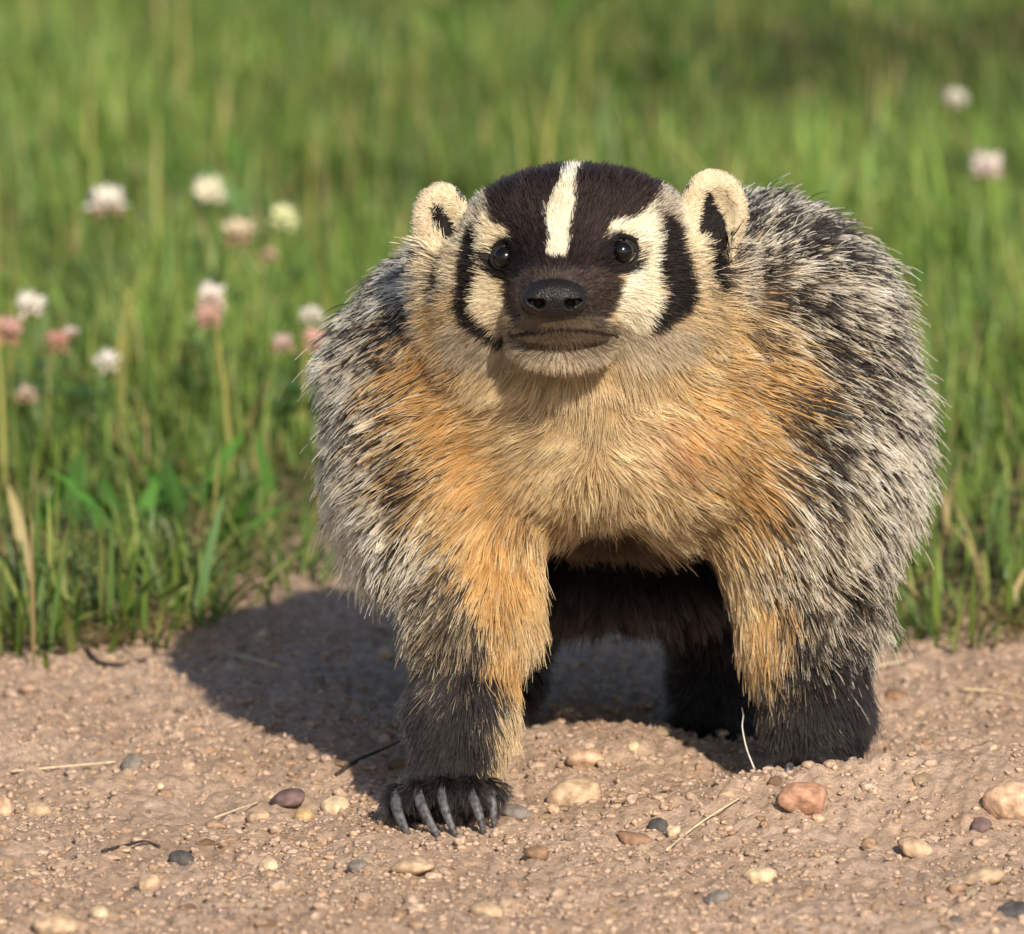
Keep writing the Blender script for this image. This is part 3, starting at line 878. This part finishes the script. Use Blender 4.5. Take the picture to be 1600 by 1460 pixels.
stone(1255, 1240, 82, 56, 'red', 'rounded reddish pebble in front of the half hidden paw', tilt=.0, sub=4, seed=5)
stone(525, 1257, 48, 42, 'pale', 'pale upright pebble at the shadow edge beside the clawed paw', sub=4, seed=12)
stone(742, 1277, 62, 26, 'peach', 'flat peach pebble touching the claws', seed=21)
stone(806, 1267, 56, 26, 'grey', 'flat grey pebble just beside the peach one at the claws', seed=22)
stone(450, 1247, 60, 34, 'purple', 'purplish brown stone half in shadow, left of the clawed paw', seed=23)
stone(404, 1272, 40, 26, 'tan', 'tan pebble below the purplish stone', seed=24)
stone(475, 1272, 34, 24, 'yellow', 'small yellowish pebble between the purplish and pale stones', seed=25)
stone(285, 1340, 46, 32, 'dark', 'dark slate pebble lying alone on the soil, lower left', seed=26)
stone(1028, 1289, 34, 34, 'dark', 'dark blue grey pebble in the middle of the mound', seed=27)
stone(990, 1308, 58, 26, 'brown', 'flat brown stone just left of the dark pebble on the mound', seed=28)
stone(1052, 1296, 24, 22, 'pale', 'tiny cream pebble just right of the dark one', seed=29)
stone(1278, 1277, 24, 16, 'peach', 'tiny orange pebble under the reddish one', seed=30)
stone(1152, 1228, 24, 28, 'tan', 'small upright tan clod beside the curved white straw', seed=31)
stone(1590, 1243, 110, 66, 'peach', 'large peach stone cut by the picture edge on the mound', seed=32, sub=4)
stone(1532, 1285, 36, 30, 'purple', 'small round purplish pebble on the mound slope', seed=33)
stone(1590, 1424, 70, 44, 'dark', 'dark angular stone in the lower right corner', seed=34, sub=4)
stone(1530, 1366, 84, 32, 'tan', 'long flat tan stone above the dark corner stone', seed=35, sub=4)
stone(230, 1376, 44, 28, 'tan', 'oval tan pebble below the dark slate one', seed=36)
stone(88, 1440, 76, 46, 'tan', 'broad tan stone in the lower left corner', seed=37, sub=4)
stone(156, 1424, 36, 22, 'pale', 'bright cream pebble beside the broad corner stone', seed=38)
stone(352, 1424, 30, 20, 'rust', 'small rust red pebble near the bottom edge', seed=39)
stone(646, 1351, 76, 32, 'tan', 'flat tan stone below the clawed paw', seed=40)
stone(560, 1352, 36, 24, 'grey', 'grey pebble left of the flat tan stone', seed=41)
stone(205, 1190, 34, 36, 'grey', 'grey clod sitting behind the straws, far left', seed=42)
stone(4, 1258, 34, 40, 'peach', 'peach pebble cut by the left picture edge', seed=43)
stone(990, 1165, 20, 18, 'pale', 'tiny pale pebble on the sunlit rise under the belly', seed=44)
stone(915, 1182, 64, 34, 'peach', 'pinkish clod on the sunlit rise under the belly', seed=45)
stone(250, 1224, 15, 12, 'pale', 'tiny bright white chip left of the shadow', seed=46, sub=2)
stone(1190, 1365, 60, 30, 'pale', 'pale flat clod in the bottom foreground, right of centre', seed=47)
stone(1430, 1320, 60, 34, 'tan', 'lumpy tan clod on the mound, left of the purplish pebble', seed=48)
stone(840, 1330, 44, 26, 'brown', 'brown clod in front of the smooth tan pebble', seed=49)
stone(60, 1262, 46, 26, 'tan', 'tan clod right of the peach edge pebble', seed=50)
stone(420, 1350, 34, 22, 'pale', 'pale little pebble right of the dark slate one', seed=51)
stone(1400, 1085, 50, 30, 'brown', 'brown clod behind the far front leg on the lit soil', seed=52)
stone(1120, 1400, 46, 24, 'grey', 'grey clod near the bottom edge, right of centre', seed=53)
stone(760, 1420, 54, 28, 'tan', 'tan clod at the bottom edge, centre', seed=54)

# small loose pebbles that nothing tells apart
proto = {}
kinds = ['tan', 'brown', 'pale', 'grey', 'peach', 'dark']
for kk in kinds:
    for q in range(3):
        X = lumpy(ICO[3][0], 900 + q + hash(kk) % 1 * 7 + kinds.index(kk) * 11, .34, .92); X /= np.abs(X).max()
        proto[kk, q] = mesh_np('pebble', X, ICO[3][1], SM[kk])
adj = {'tan': 'tan', 'brown': 'brown', 'pale': 'pale cream', 'grey': 'grey', 'peach': 'pinkish', 'dark': 'dark'}
used = [(o.location.x, o.location.y) for o in C.objects if o.name.startswith('pebble')]
def zone(x, y):
    if y < -.20: return 'in the lower left foreground' if x < -.08 else 'in the bottom centre foreground' if x < .09 else 'in the lower right foreground'
    if y < .0: return 'on the soil left of the claws' if x < -.08 else 'in front of the clawed paw' if x < .03 else 'in front of the mound' if x < .16 else 'on the mound slope at the right'
    if y < .30 and -.07 < x < .13: return 'on the ground under the belly'
    return 'beside or inside the cast shadow' if x < 0 else 'behind the far paw on lit soil'
cnt = 0
while cnt < 80:
    x = random.uniform(-.25, .29); y = random.uniform(-.42, .5)
    if y > .25 and random.random() < .6: continue
    if (abs(x + .03) < .045 and -.06 < y < .06) or (abs(x - .14) < .04 and .02 < y < .13) or (abs(x - .1) < .05 and .18 < y < .28): continue
    if any((x - a)**2 + (y - b)**2 < .018**2 for a, b in used[:40]): continue
    kk = random.choices(kinds, [50, 16, 10, 10, 10, 4])[0]
    o = link(bpy.data.objects.new('pebble', proto[kk, random.randrange(3)]))
    s_ = random.uniform(.0024, .0058)
    o.scale = (s_ * random.uniform(.9, 1.3), s_ * random.uniform(.8, 1.2), s_ * random.uniform(.5, .8))
    o.rotation_euler = (random.uniform(-.3, .3), random.uniform(-.3, .3), random.uniform(0, 6.28))
    o.location = (x, y, float(ground_h(x, y)) - s_ * .08)
    sz = 'tiny' if s_ < .0034 else 'small' if s_ < .0046 else 'bean sized'
    tag(o, f'{sz} {adj[kk]} pebble {zone(x, y)}', 'pebble', f'{sz} {adj[kk]} pebbles {zone(x, y)}')
    cnt += 1

# crumbs of soil: uncountable
def crumbs(nc, lo, hi, sub, seed, y0=-.46, y1=.6):
    r_ = np.random.default_rng(seed)
    base_ = [lumpy(ICO[sub][0], seed * 50 + q, .5, .95) for q in range(12)]
    x = r_.uniform(-.32, .36, nc); y = y0 + (y1 - y0) * r_.random(nc)**1.25
    dens_ = fbm(x * 18, y * 14, seed, 3) + .5
    k_ = r_.random(nc) < smooth01(dens_, .25, .65) + .15
    k_ &= ~((np.abs(x + .14) < .05) & (np.abs(y - .05) < .035) & (r_.random(nc) < .7))
    x, y = x[k_], y[k_]; m = len(x)
    s_ = lo * (hi / lo)**(r_.random(m)**2.2)
    z = ground_h(x, y) + s_ * .15
    nv = len(base_[0]); nf = len(ICO[sub][1])
    V = np.zeros((m, nv, 3)); an = r_.uniform(0, 6.28, m)
    bi = r_.integers(0, 12, m); BB = np.array(base_)[bi]
    sc = s_[:, None] * np.stack([r_.uniform(.8, 1.3, m), r_.uniform(.8, 1.3, m), r_.uniform(.5, .95, m)], -1)
    B2 = BB * sc[:, None, :]
    ca, sa = np.cos(an)[:, None], np.sin(an)[:, None]
    V[:, :, 0] = B2[:, :, 0] * ca - B2[:, :, 1] * sa + x[:, None]
    V[:, :, 1] = B2[:, :, 0] * sa + B2[:, :, 1] * ca + y[:, None]
    V[:, :, 2] = B2[:, :, 2] + z[:, None]
    Fq = ICO[sub][1][None] + (np.arange(m) * nv)[:, None, None]
    tone = np.array([SOIL * .86, (.37, .25, .17), (.50, .37, .275), (.27, .20, .155), (.52, .36, .25)])[r_.choice(5, m, p=[.55, .22, .12, .05, .06])]
    tone = tone * r_.uniform(.85, 1.15, m)[:, None]
    return V.reshape(-1, 3), Fq.reshape(-1, 3), np.repeat(tone, nv, 0)
def crumb_mat():
    m, nt, out = new_mat('soil_crumb')
    at = nt.nodes.new('ShaderNodeAttribute'); at.attribute_name = 'tint'
    tc = nt.nodes.new('ShaderNodeTexCoord'); nz = nt.nodes.new('ShaderNodeTexNoise'); nz.inputs['Scale'].default_value = 500; nz.inputs['Detail'].default_value = 4
    nt.links.new(tc.outputs['Object'], nz.inputs['Vector'])
    b = nt.nodes.new('ShaderNodeBsdfPrincipled'); b.inputs['Roughness'].default_value = .95; b.inputs['Specular IOR Level'].default_value = .1
    bp = nt.nodes.new('ShaderNodeBump'); bp.inputs['Strength'].default_value = .7; bp.inputs['Distance'].default_value = .001
    nt.links.new(nz.outputs['Fac'], bp.inputs['Height']); nt.links.new(bp.outputs[0], b.inputs['Normal'])
    rp = nt.nodes.new('ShaderNodeValToRGB'); rp.color_ramp.elements[0].position = .3; rp.color_ramp.elements[1].position = .65
    rp.color_ramp.elements[0].color = (.6, .57, .55, 1); rp.color_ramp.elements[1].color = (1.1, 1.1, 1.1, 1)
    ml = nt.nodes.new('ShaderNodeMix'); ml.data_type = 'RGBA'; ml.blend_type = 'MULTIPLY'; ml.inputs['Factor'].default_value = 1
    nt.links.new(nz.outputs['Fac'], rp.inputs[0]); nt.links.new(at.outputs['Color'], ml.inputs['A']); nt.links.new(rp.outputs[0], ml.inputs['B'])
    nt.links.new(ml.outputs['Result'], b.inputs['Base Color']); nt.links.new(b.outputs[0], out.inputs[0])
    return m
M_crumb = crumb_mat()
V1, F1, T1 = crumbs(44000, .0006, .0024, 1, 61)
V2, F2, T2 = crumbs(4200, .0013, .0040, 2, 62)
gravel = mobj('gravel', np.concatenate([V1, V2]), np.concatenate([F1, F2 + len(V1)]), M_crumb, cols=np.concatenate([T1, T2]))
tag(gravel, 'loose soil crumbs and fine gravel strewn over the bare ground', 'gravel', kind='stuff')

# ------------------------------------------------------------------ straws and twigs on the soil
M_straw = principled('dry_straw', (.62, .50, .33), .6, .3, noise=300)
M_white = principled('white_straw', (.80, .76, .70), .5, .3)
M_twig = principled('dark_twig', (.055, .042, .035), .8, .2, noise=300)
def strand_on_ground(name, uvs, r0, mat, label, cat, heights=None):
    P_ = []
    for k, (a_, b_) in enumerate(uvs):
        hh = heights[k] if heights else .0012
        p = ONGROUND(a_, b_, .0012 + hh)
        P_.append(p)
    P_ = np.array(P_); tt = np.linspace(0, len(P_) - 1, len(P_) * 4)
    Q = np.stack([np.interp(tt, range(len(P_)), P_[:, k]) for k in range(3)], -1)
    for _ in range(3): Q[1:-1] = (Q[:-2] + 2 * Q[1:-1] + Q[2:]) / 4
    V_, Fq = tube(Q, [r0 * (1 - .5 * k / len(Q)) for k in range(len(Q))], 6)
    return tag(mobj(name, V_, tris(Fq), mat), label, cat)
# the curved white straw stands up out of the soil
wp = ONGROUND(1200, 1231)
P_ = []
for (a_, b_, k) in [(1200, 1231, 0), (1180, 1205, 1), (1166, 1170, 2), (1159, 1135, 3), (1162, 1118, 4), (1159, 1106, 5)]:
    q = F(a_, b_, wp[1] / S + k * 4); P_.append(q)
P_[0][2] -= .004
Q = np.array(P_); tt = np.linspace(0, 5, 24); Q = np.stack([np.interp(tt, range(6), Q[:, k]) for k in range(3)], -1)
for _ in range(2): Q[1:-1] = (Q[:-2] + 2 * Q[1:-1] + Q[2:]) / 4
V_, Fq = tube(Q, [.00042 * (1 - .6 * k / 24) for k in range(24)], 6)
tag(mobj('straw', V_, tris(Fq), M_white), 'thin curved white straw standing up before the far front leg', 'straw')
strand_on_ground('straw', [(1042, 1330), (1075, 1300), (1110, 1275), (1160, 1246)], .0007, M_straw, 'straight tan straw lying on the mound below the white one', 'straw')
strand_on_ground('straw', [(18, 1203), (90, 1198), (180, 1192)], .0007, M_straw, 'long dry straw lying on the soil at the far left', 'straw')
strand_on_ground('straw', [(335, 1278), (370, 1265), (405, 1253)], .0006, M_straw, 'short dry straw beside the purplish stone', 'straw')
strand_on_ground('straw', [(1372, 1040), (1395, 1036), (1428, 1028)], .0008, M_straw, 'pale straw behind the far front leg', 'straw')
strand_on_ground('straw', [(1500, 1075), (1560, 1080), (1610, 1092)], .0007, M_straw, 'thin straw on the lit soil at the right edge', 'straw')
strand_on_ground('twig', [(525, 1205), (560, 1192), (600, 1170), (625, 1158)], .0010, M_twig, 'dark twig lying in the badger shadow', 'twig')
strand_on_ground('twig', [(160, 1332), (195, 1322), (225, 1312), (250, 1322)], .0009, M_twig, 'small dark twig above the slate pebble', 'twig')
strand_on_ground('twig', [(130, 1010), (150, 1035), (185, 1040), (230, 1030)], .0014, M_twig, 'grey bent twig at the foot of the grass, left', 'twig')
strand_on_ground('straw', [(350, 1020), (400, 1030), (440, 1043)], .0008, M_straw, 'pale straw lying inside the shadow near the grass', 'straw')

# ------------------------------------------------------------------ grass
def blades(x, y, hgt, lean, leandir, width, col, seg=4, z=None, droop=.35, face=None, rr=rng):
    m = len(x)
    z = ground_h(x, y, False) if z is None else z
    t = np.linspace(0, 1, seg + 1)
    ld = np.stack([np.cos(leandir), np.sin(leandir), np.zeros(m)], -1)
    up = np.array([0, 0, 1.0])
    hor = hgt * np.sin(lean); ver = hgt * np.cos(lean)
    cen = np.stack([x, y, z], -1)[:, None, :] + (hor[:, None] * (.35 * t + .65 * t**2)[None])[:, :, None] * ld[:, None, :] + (ver[:, None] * (t - droop * lean[:, None] * t**2.5))[:, :, None] * up
    fa = leandir + math.pi / 2 + rr.normal(0, .5, m) if face is None else face
    wd = np.stack([np.cos(fa), np.sin(fa), np.zeros(m)], -1)
    prof = np.interp(t, [0, .25, .7, 1], [.7, 1, .75, .05])
    hw = width[:, None] * prof[None] / 2
    Lf = cen - wd[:, None] * hw[:, :, None]; Rt = cen + wd[:, None] * hw[:, :, None]
    V = np.stack([Lf, Rt], 2).reshape(m, -1, 3)
    q = np.array([[2 * i, 2 * i + 1, 2 * i + 3, 2 * i + 2] for i in range(seg)])
    Fq = q[None] + (np.arange(m) * (2 * seg + 2))[:, None, None]
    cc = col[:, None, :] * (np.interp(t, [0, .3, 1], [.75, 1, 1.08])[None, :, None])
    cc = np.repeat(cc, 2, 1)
    return V.reshape(-1, 3), Fq.reshape(-1, 4), cc.reshape(-1, 3)

GREENS = np.array([(.115, .185, .036), (.165, .235, .050), (.082, .140, .036), (.215, .245, .075), (.118, .190, .058)])
DRY = np.array([(.42, .33, .15), (.35, .27, .13), (.30, .28, .10)])
M_grass = tint_leaf('grass_blade', .35)

def lawn_points(m, y0, y1, r_):
    y = y0 + (y1 - y0) * r_.random(m)**1.3
    half = .30 + (y + 4) * .062
    x = r_.uniform(-1, 1, m) * half + .0
    return x, y
parts_ = []
r_ = np.random.default_rng(11)
x, y = lawn_points(112000, .42, 6.6, r_)
ed = edge_y(x)
inside = y - ed + .38 * fbm(x * 12, y * 9, 160, 2)
k_ = (r_.random(len(x)) < smooth01(inside, -.06, .40) * .85 + .15) & (inside > -.05) & (fbm(x * 13, y * 9, 150, 2) + inside * 1.1 > -.02)
thin = fbm(x * 5, y * 4, 77, 3)
k_ &= ~((thin < -.16) & (r_.random(len(x)) < .55) & (y < 1.8))
x, y, inside = x[k_], y[k_], inside[k_]; m = len(x)
pn = fbm(x * 3, y * 2, 90, 3); pn2 = fbm(x * 9, y * 6, 95, 2)
hgt = (.040 + .07 * pn + .085 * pn2).clip(.016, .2) * r_.uniform(.45, 1.45, m) * np.interp(inside, [0, .45], [.42, 1])
lean = np.abs(r_.normal(.62, .52, m)).clip(.02, 1.45)
ldir = r_.uniform(0, 2 * math.pi, m) * .85 + 1.2 * noise2(x * 4, y * 4, 44)
nr = np.exp(-np.maximum(inside, 0) / .12); rag = r_.random(m) < nr
ldir = np.where(rag, -math.pi / 2 + r_.normal(0, 1.1, m), ldir); lean = np.where(rag, np.abs(r_.normal(.85, .35, m)).clip(.1, 1.45), lean)
col = GREENS[r_.choice(5, m, p=[.27, .24, .27, .1, .12])] * r_.uniform(.75, 1.3, m)[:, None] * (1 + 1.5 * pn[:, None]) * (1 + .7 * pn2[:, None])
dry = r_.random(m) < .085 + .14 * np.exp(-inside / .15)
col[dry] = DRY[r_.choice(3, dry.sum())] * r_.uniform(.7, 1.15, dry.sum())[:, None]
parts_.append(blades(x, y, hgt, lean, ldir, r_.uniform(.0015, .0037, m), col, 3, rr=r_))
# dead thatch lying flat along the edge
m = 4200
x = r_.uniform(-.5, .55, m); y = edge_y(x) + np.abs(r_.normal(0, .16, m)) - .07
col = DRY[r_.choice(3, m)] * r_.uniform(.6, 1.1, m)[:, None]
parts_.append(blades(x, y, r_.uniform(.02, .06, m), r_.uniform(1.2, 1.5, m), r_.uniform(0, 6.28, m), r_.uniform(.0012, .003, m), col, 3, droop=.55, rr=r_, z=ground_h(x, y) + .004))
# short regrowth that thins out over the bare soil
m = 17000
x = r_.uniform(-.5, .55, m); y = edge_y(x) + np.abs(r_.normal(0, .24, m)) - .035; k_ = fbm(x * 20, y * 12, 140, 2) > -.05; x, y = x[k_], y[k_]; m = len(x)
col = GREENS[r_.choice(5, m)] * r_.uniform(.5, 1.1, m)[:, None]; dry = r_.random(m) < .3; col[dry] = DRY[r_.choice(3, dry.sum())] * .8
parts_.append(blades(x, y, r_.uniform(.008, .034, m), np.abs(r_.normal(.8, .4, m)).clip(.1, 1.4), r_.uniform(0, 6.28, m), r_.uniform(.0014, .003, m), col, 3, rr=r_))
# tall pale stalks
m = 300
x, y = lawn_points(m, .9, 6, r_); k_ = y > edge_y(x) + .1; x, y = x[k_], y[k_]; m = len(x)
col = np.array([(.30, .30, .10)]) * r_.uniform(.7, 1.5, (m, 1)) * np.array([1, .95, .9])
parts_.append(blades(x, y, r_.uniform(.08, .15, m), np.abs(r_.normal(.28, .22, m)), r_.uniform(0, 6.28, m), r_.uniform(.002, .004, m), col, 4, rr=r_))
# the same meadow further out to both sides
m = 16000
x = r_.uniform(.45, 2.6, m) * r_.choice([-1, 1], m); y = r_.uniform(.5, 7, m)
k_ = (np.abs(x) > .30 + (y + 4) * .062) & (y > edge_y(x)); x, y = x[k_], y[k_]; m = len(x)
col = GREENS[r_.choice(5, m)] * r_.uniform(.7, 1.2, m)[:, None]
parts_.append(blades(x, y, r_.uniform(.03, .09, m), np.abs(r_.normal(.5, .4, m)).clip(.02, 1.4), r_.uniform(0, 6.28, m), r_.uniform(.005, .010, m), col, 3, rr=r_))
# broad low leaves among the grass
m = 3800
x, y = lawn_points(m, .6, 6, r_); k_ = (y > edge_y(x) + .08) & (fbm(x * 3 + 5, y * 2.4, 120, 2) > .02); x, y = x[k_], y[k_]; m = len(x)
col = np.array([(.07, .17, .03)]) * r_.uniform(.7, 1.5, (m, 1))
parts_.append(blades(x, y, r_.uniform(.035, .075, m), r_.uniform(.5, 1.2, m), r_.uniform(0, 6.28, m), r_.uniform(.008, .015, m), col, 4, rr=r_))
o_ = 0; Vs, Fs, Cs = [], [], []
for V_, Fq, cc in parts_:
    Vs.append(V_); Fs.append(Fq + o_); Cs.append(cc); o_ += len(V_)
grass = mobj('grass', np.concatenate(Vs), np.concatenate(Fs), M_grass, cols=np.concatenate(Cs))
tag(grass, 'green meadow grass filling the view behind the badger', 'grass', kind='stuff')

# single tufts at the edge of the soil
TUFTS = [
 (45, 1000, 90, .075, 'dense dark green grass tuft at the left picture edge'),
 (165, 985, 80, .065, 'grass tuft over the bent grey twig'),
 (300, 960, 34, .075, 'narrow tall grass tuft where the shadow meets the lawn'),
 (440, 905, 44, .05, 'sparse grass tuft standing in the badger shadow'),
 (250, 925, 46, .06, 'leaning grass tuft behind the tall narrow one'),
 (1480, 985, 60, .05, 'short grass tuft at the soil edge right of the badger'),
 (1575, 935, 60, .06, 'grass tuft at the right picture edge'),
 (1410, 930, 40, .05, 'grass tuft close behind the badger flank, right'),
]
for (a_, b_, m, hh, lab) in TUFTS:
    p = ONGROUND(a_, b_)
    r2 = np.random.default_rng(a_)
    x = p[0] + r2.normal(0, .018, m); y = p[1] + r2.normal(0, .035, m)
    ld = np.arctan2(y - p[1], x - p[0]) + r2.normal(0, .5, m)
    col = GREENS[r2.choice(5, m)] * r2.uniform(.7, 1.3, m)[:, None]
    dr = r2.random(m) < .10; col[dr] = DRY[r2.choice(3, dr.sum())]
    V_, Fq, cc = blades(x, y, hh * r2.uniform(.35, 1.3, m), np.abs(r2.normal(.62, .38, m)).clip(.03, 1.4), ld, r2.uniform(.0024, .0048, m), col, 5, rr=r2)
    tag(mobj('grass_tuft', V_, Fq, M_grass, cols=cc), lab, 'grass tuft')

def single_blade(base_uv, tip_uv, hgt_, width_, col, label):
    p = ONPLANE(*base_uv, .004); p[2] = float(ground_h(p[0], p[1])) - .002
    q = F(*tip_uv, p[1] / S + 60)
    tt = np.linspace(0, 1, 8)[:, None]
    mid = (p + q) / 2 + np.array([0, 0, .006])
    P_ = (1 - tt)**2 * p + 2 * tt * (1 - tt) * mid + tt**2 * q
    prof = np.interp(tt[:, 0], [0, .3, .75, 1], [.6, 1, .7, .05]) * width_ / 2
    V_ = np.concatenate([P_ - np.outer(prof, [1, .25, 0]), P_ + np.outer(prof, [1, .25, 0]) , P_ + np.array([0, .0006, 0]) ])
    Fq = [(i, 8 + i, 9 + i, i + 1) for i in range(7)]
    V_ = V_[:16]
    tag(mobj('tall_grass', V_, np.array(Fq), M_grass, cols=np.tile(np.array(col), (16, 1))), label, 'grass', kind='thing')
single_blade((300, 985), (352, 765), 0, .0055, (.10, .20, .06), 'tall bright green blade leaning right at the shadow edge')
single_blade((225, 940), (240, 790), 0, .0045, (.10, .19, .05), 'upright green blade left of the tall leaning one')
single_blade((130, 880), (170, 812), 0, .0045, (.42, .24, .12), 'short dry brown blade leaning above the left tufts')
single_blade((40, 900), (12, 755), 0, .0060, (.42, .34, .15), 'dry yellow blade at the left picture edge')
single_blade((205, 985), (130, 880), 0, .0035, (.12, .085, .045), 'dark brown stalk leaning left over the tufts')

# ------------------------------------------------------------------ clover flowers
M_clov = tint_leaf('clover_floret', .25, .6, .2)
def clover(uu, vv, size, top, lowc, label, h=.085, seed=0):
    r2 = np.random.default_rng(seed + 500)
    p = ONPLANE(uu, vv, h)
    gz = float(ground_h(p[0], p[1], False))
    e = link(bpy.data.objects.new('clover_flower', None)); e.location = (p[0], p[1], gz)
    e.empty_display_size = .01
    tag(e, label, 'clover flower', 'clover flowers in the grass')
    hd = h - gz
    R_ = size * S * (DIST + p[1]) / DIST / 2
    Vs, Fs, Cs = [], [], []; o_ = 0
    nf = 44
    for i in range(nf):
        zz = 1 - 1.55 * (i + .5) / nf; ph = i * 2.39996
        rr = math.sqrt(max(0, 1 - zz * zz))
        d = np.array([rr * math.cos(ph), rr * math.sin(ph), zz * .9 + (.35 if zz > -.2 else -.1)]); d += r2.normal(0, .20, 3); d /= np.linalg.norm(d)
        a = np.cross(d, [0.1, .3, 1.0]); a /= np.linalg.norm(a); b_ = np.cross(d, a)
        ln = R_ * r2.uniform(.62, 1.2); w_ = R_ * .19
        base_ = d * R_ * .15
        ring = [base_ + d * ln * .55 + a * w_, base_ + d * ln * .55 + b_ * w_, base_ + d * ln * .55 - a * w_, base_ + d * ln * .55 - b_ * w_]
        V_ = np.array([base_] + ring + [base_ + d * ln])
        Fq = np.array([(0, 1, 2), (0, 2, 3), (0, 3, 4), (0, 4, 1), (5, 2, 1), (5, 3, 2), (5, 4, 3), (5, 1, 4)])
        f_ = np.clip((zz + .35) / .5, 0, 1)
        c_ = np.array(top) * f_ + np.array(lowc) * (1 - f_)
        Vs.append(V_ + np.array([0, 0, hd])); Fs.append(Fq + o_); Cs.append(np.tile(c_ * r2.uniform(.85, 1.1), (6, 1))); o_ += 6
    mobj('flower_head', np.concatenate(Vs), np.concatenate(Fs), M_clov, e, smooth=False, cols=np.concatenate(Cs))
    bend_ = r2.normal(0, .008, 2)
    P_ = [np.array([bend_[0] * math.sin(t * math.pi), bend_[1] * math.sin(t * math.pi), hd * t - .002 * (t == 0)]) for t in np.linspace(0, 1, 8)]
    V_, Fq = tube(P_, [.0008] * 8, 6); Fq = tris(Fq)
    mobj('stem', V_, Fq, M_clov, e, cols=np.tile(np.array([(.13, .21, .05)]), (len(V_), 1)))
    for q in range(3):
        ang = q * 2.1 + r2.uniform(0, 1); c_ = np.array([math.cos(ang) * .018, math.sin(ang) * .018, hd * r2.uniform(.45, .62)])
        V_ = []; Fq = []
        for j in range(3):
            aj = ang + j * 2.094; d = np.array([math.cos(aj), math.sin(aj), .15]); sd = np.array([-math.sin(aj), math.cos(aj), .0]); b0 = len(V_)
            V_ += [c_, c_ + d * .006 + sd * .005, c_ + d * .012 + sd * .004, c_ + d * .0115, c_ + d * .012 - sd * .004, c_ + d * .006 - sd * .005]
            Fq += [(b0, b0 + 1, b0 + 2), (b0, b0 + 2, b0 + 3), (b0, b0 + 3, b0 + 4), (b0, b0 + 4, b0 + 5)]
        # stalk of the leaf
        b0 = len(V_); V_ += [np.array([0, 0, .004]), np.array([.0008, .0008, .004]), c_ + np.array([.0006, .0006, 0]), c_]
        Fq += [(b0, b0 + 1, b0 + 2), (b0, b0 + 2, b0 + 3)]
        mobj('leaf', np.array(V_), np.array(Fq), M_grass, e, smooth=False, cols=np.tile(np.array([(.075, .165, .04)]), (len(V_), 1)))
W_, PK, BR, CR_ = (.84, .80, .74), (.62, .38, .33), (.40, .27, .16), (.74, .68, .52)
clover(167, 322, 66, W_, BR, 'large white clover head with brown drooping lower florets', .095, 1)
clover(327, 304, 56, (.82, .78, .62), CR_, 'cream white clover head, topmost of the left group', .095, 2)
clover(374, 368, 56, (.66, .56, .42), BR, 'fading beige clover head just below the cream white one', .09, 3)
clover(441, 345, 48, (.80, .82, .50), (.7, .74, .40), 'round pale yellow green clover head nearest the badger ear', .09, 4)
clover(421, 402, 28, (.52, .36, .28), BR, 'tiny dull pink clover head below the yellow green one', .075, 5)
clover(46, 481, 50, W_, (.76, .66, .58), 'white clover head at the far left above a pink one', .09, 6)
clover(8, 521, 54, PK, (.5, .22, .18), 'pink clover head cut by the left picture edge', .085, 7)
clover(331, 466, 50, (.84, .76, .72), (.74, .52, .48), 'white clover head directly above a pink one, mid left', .09, 8)
clover(328, 501, 50, PK, (.55, .32, .26), 'pink clover head directly below a white one, mid left', .08, 9)
clover(90, 538, 46, (.56, .30, .25), BR, 'dull pink clover head low at the far left', .075, 10)
clover(166, 570, 46, (.74, .70, .66), CR_, 'pale clover head half sunk in grass, lower left', .06, 11)
clover(486, 497, 40, (.78, .74, .68), CR_, 'white clover head touching the badger flank fur', .085, 12)
clover(490, 536, 48, PK, (.56, .34, .28), 'pink clover head touching the badger flank fur', .075, 13)
clover(442, 541, 40, (.60, .44, .40), BR, 'dusky pink clover head left of the flank fur', .075, 14)
clover(1494, 157, 34, W_, CR_, 'small white clover head far back at upper right', .10, 15)
clover(1541, 265, 56, (.78, .70, .66), (.6, .44, .4), 'pinkish white clover head at the right edge', .095, 16)
clover(110, 522, 26, (.72, .62, .58), BR, 'tiny pale clover head beside the dull pink one', .08, 17)
clover(40, 622, 40, (.52, .40, .34), BR, 'faded brownish clover head sunk in grass at the left edge', .05, 18)
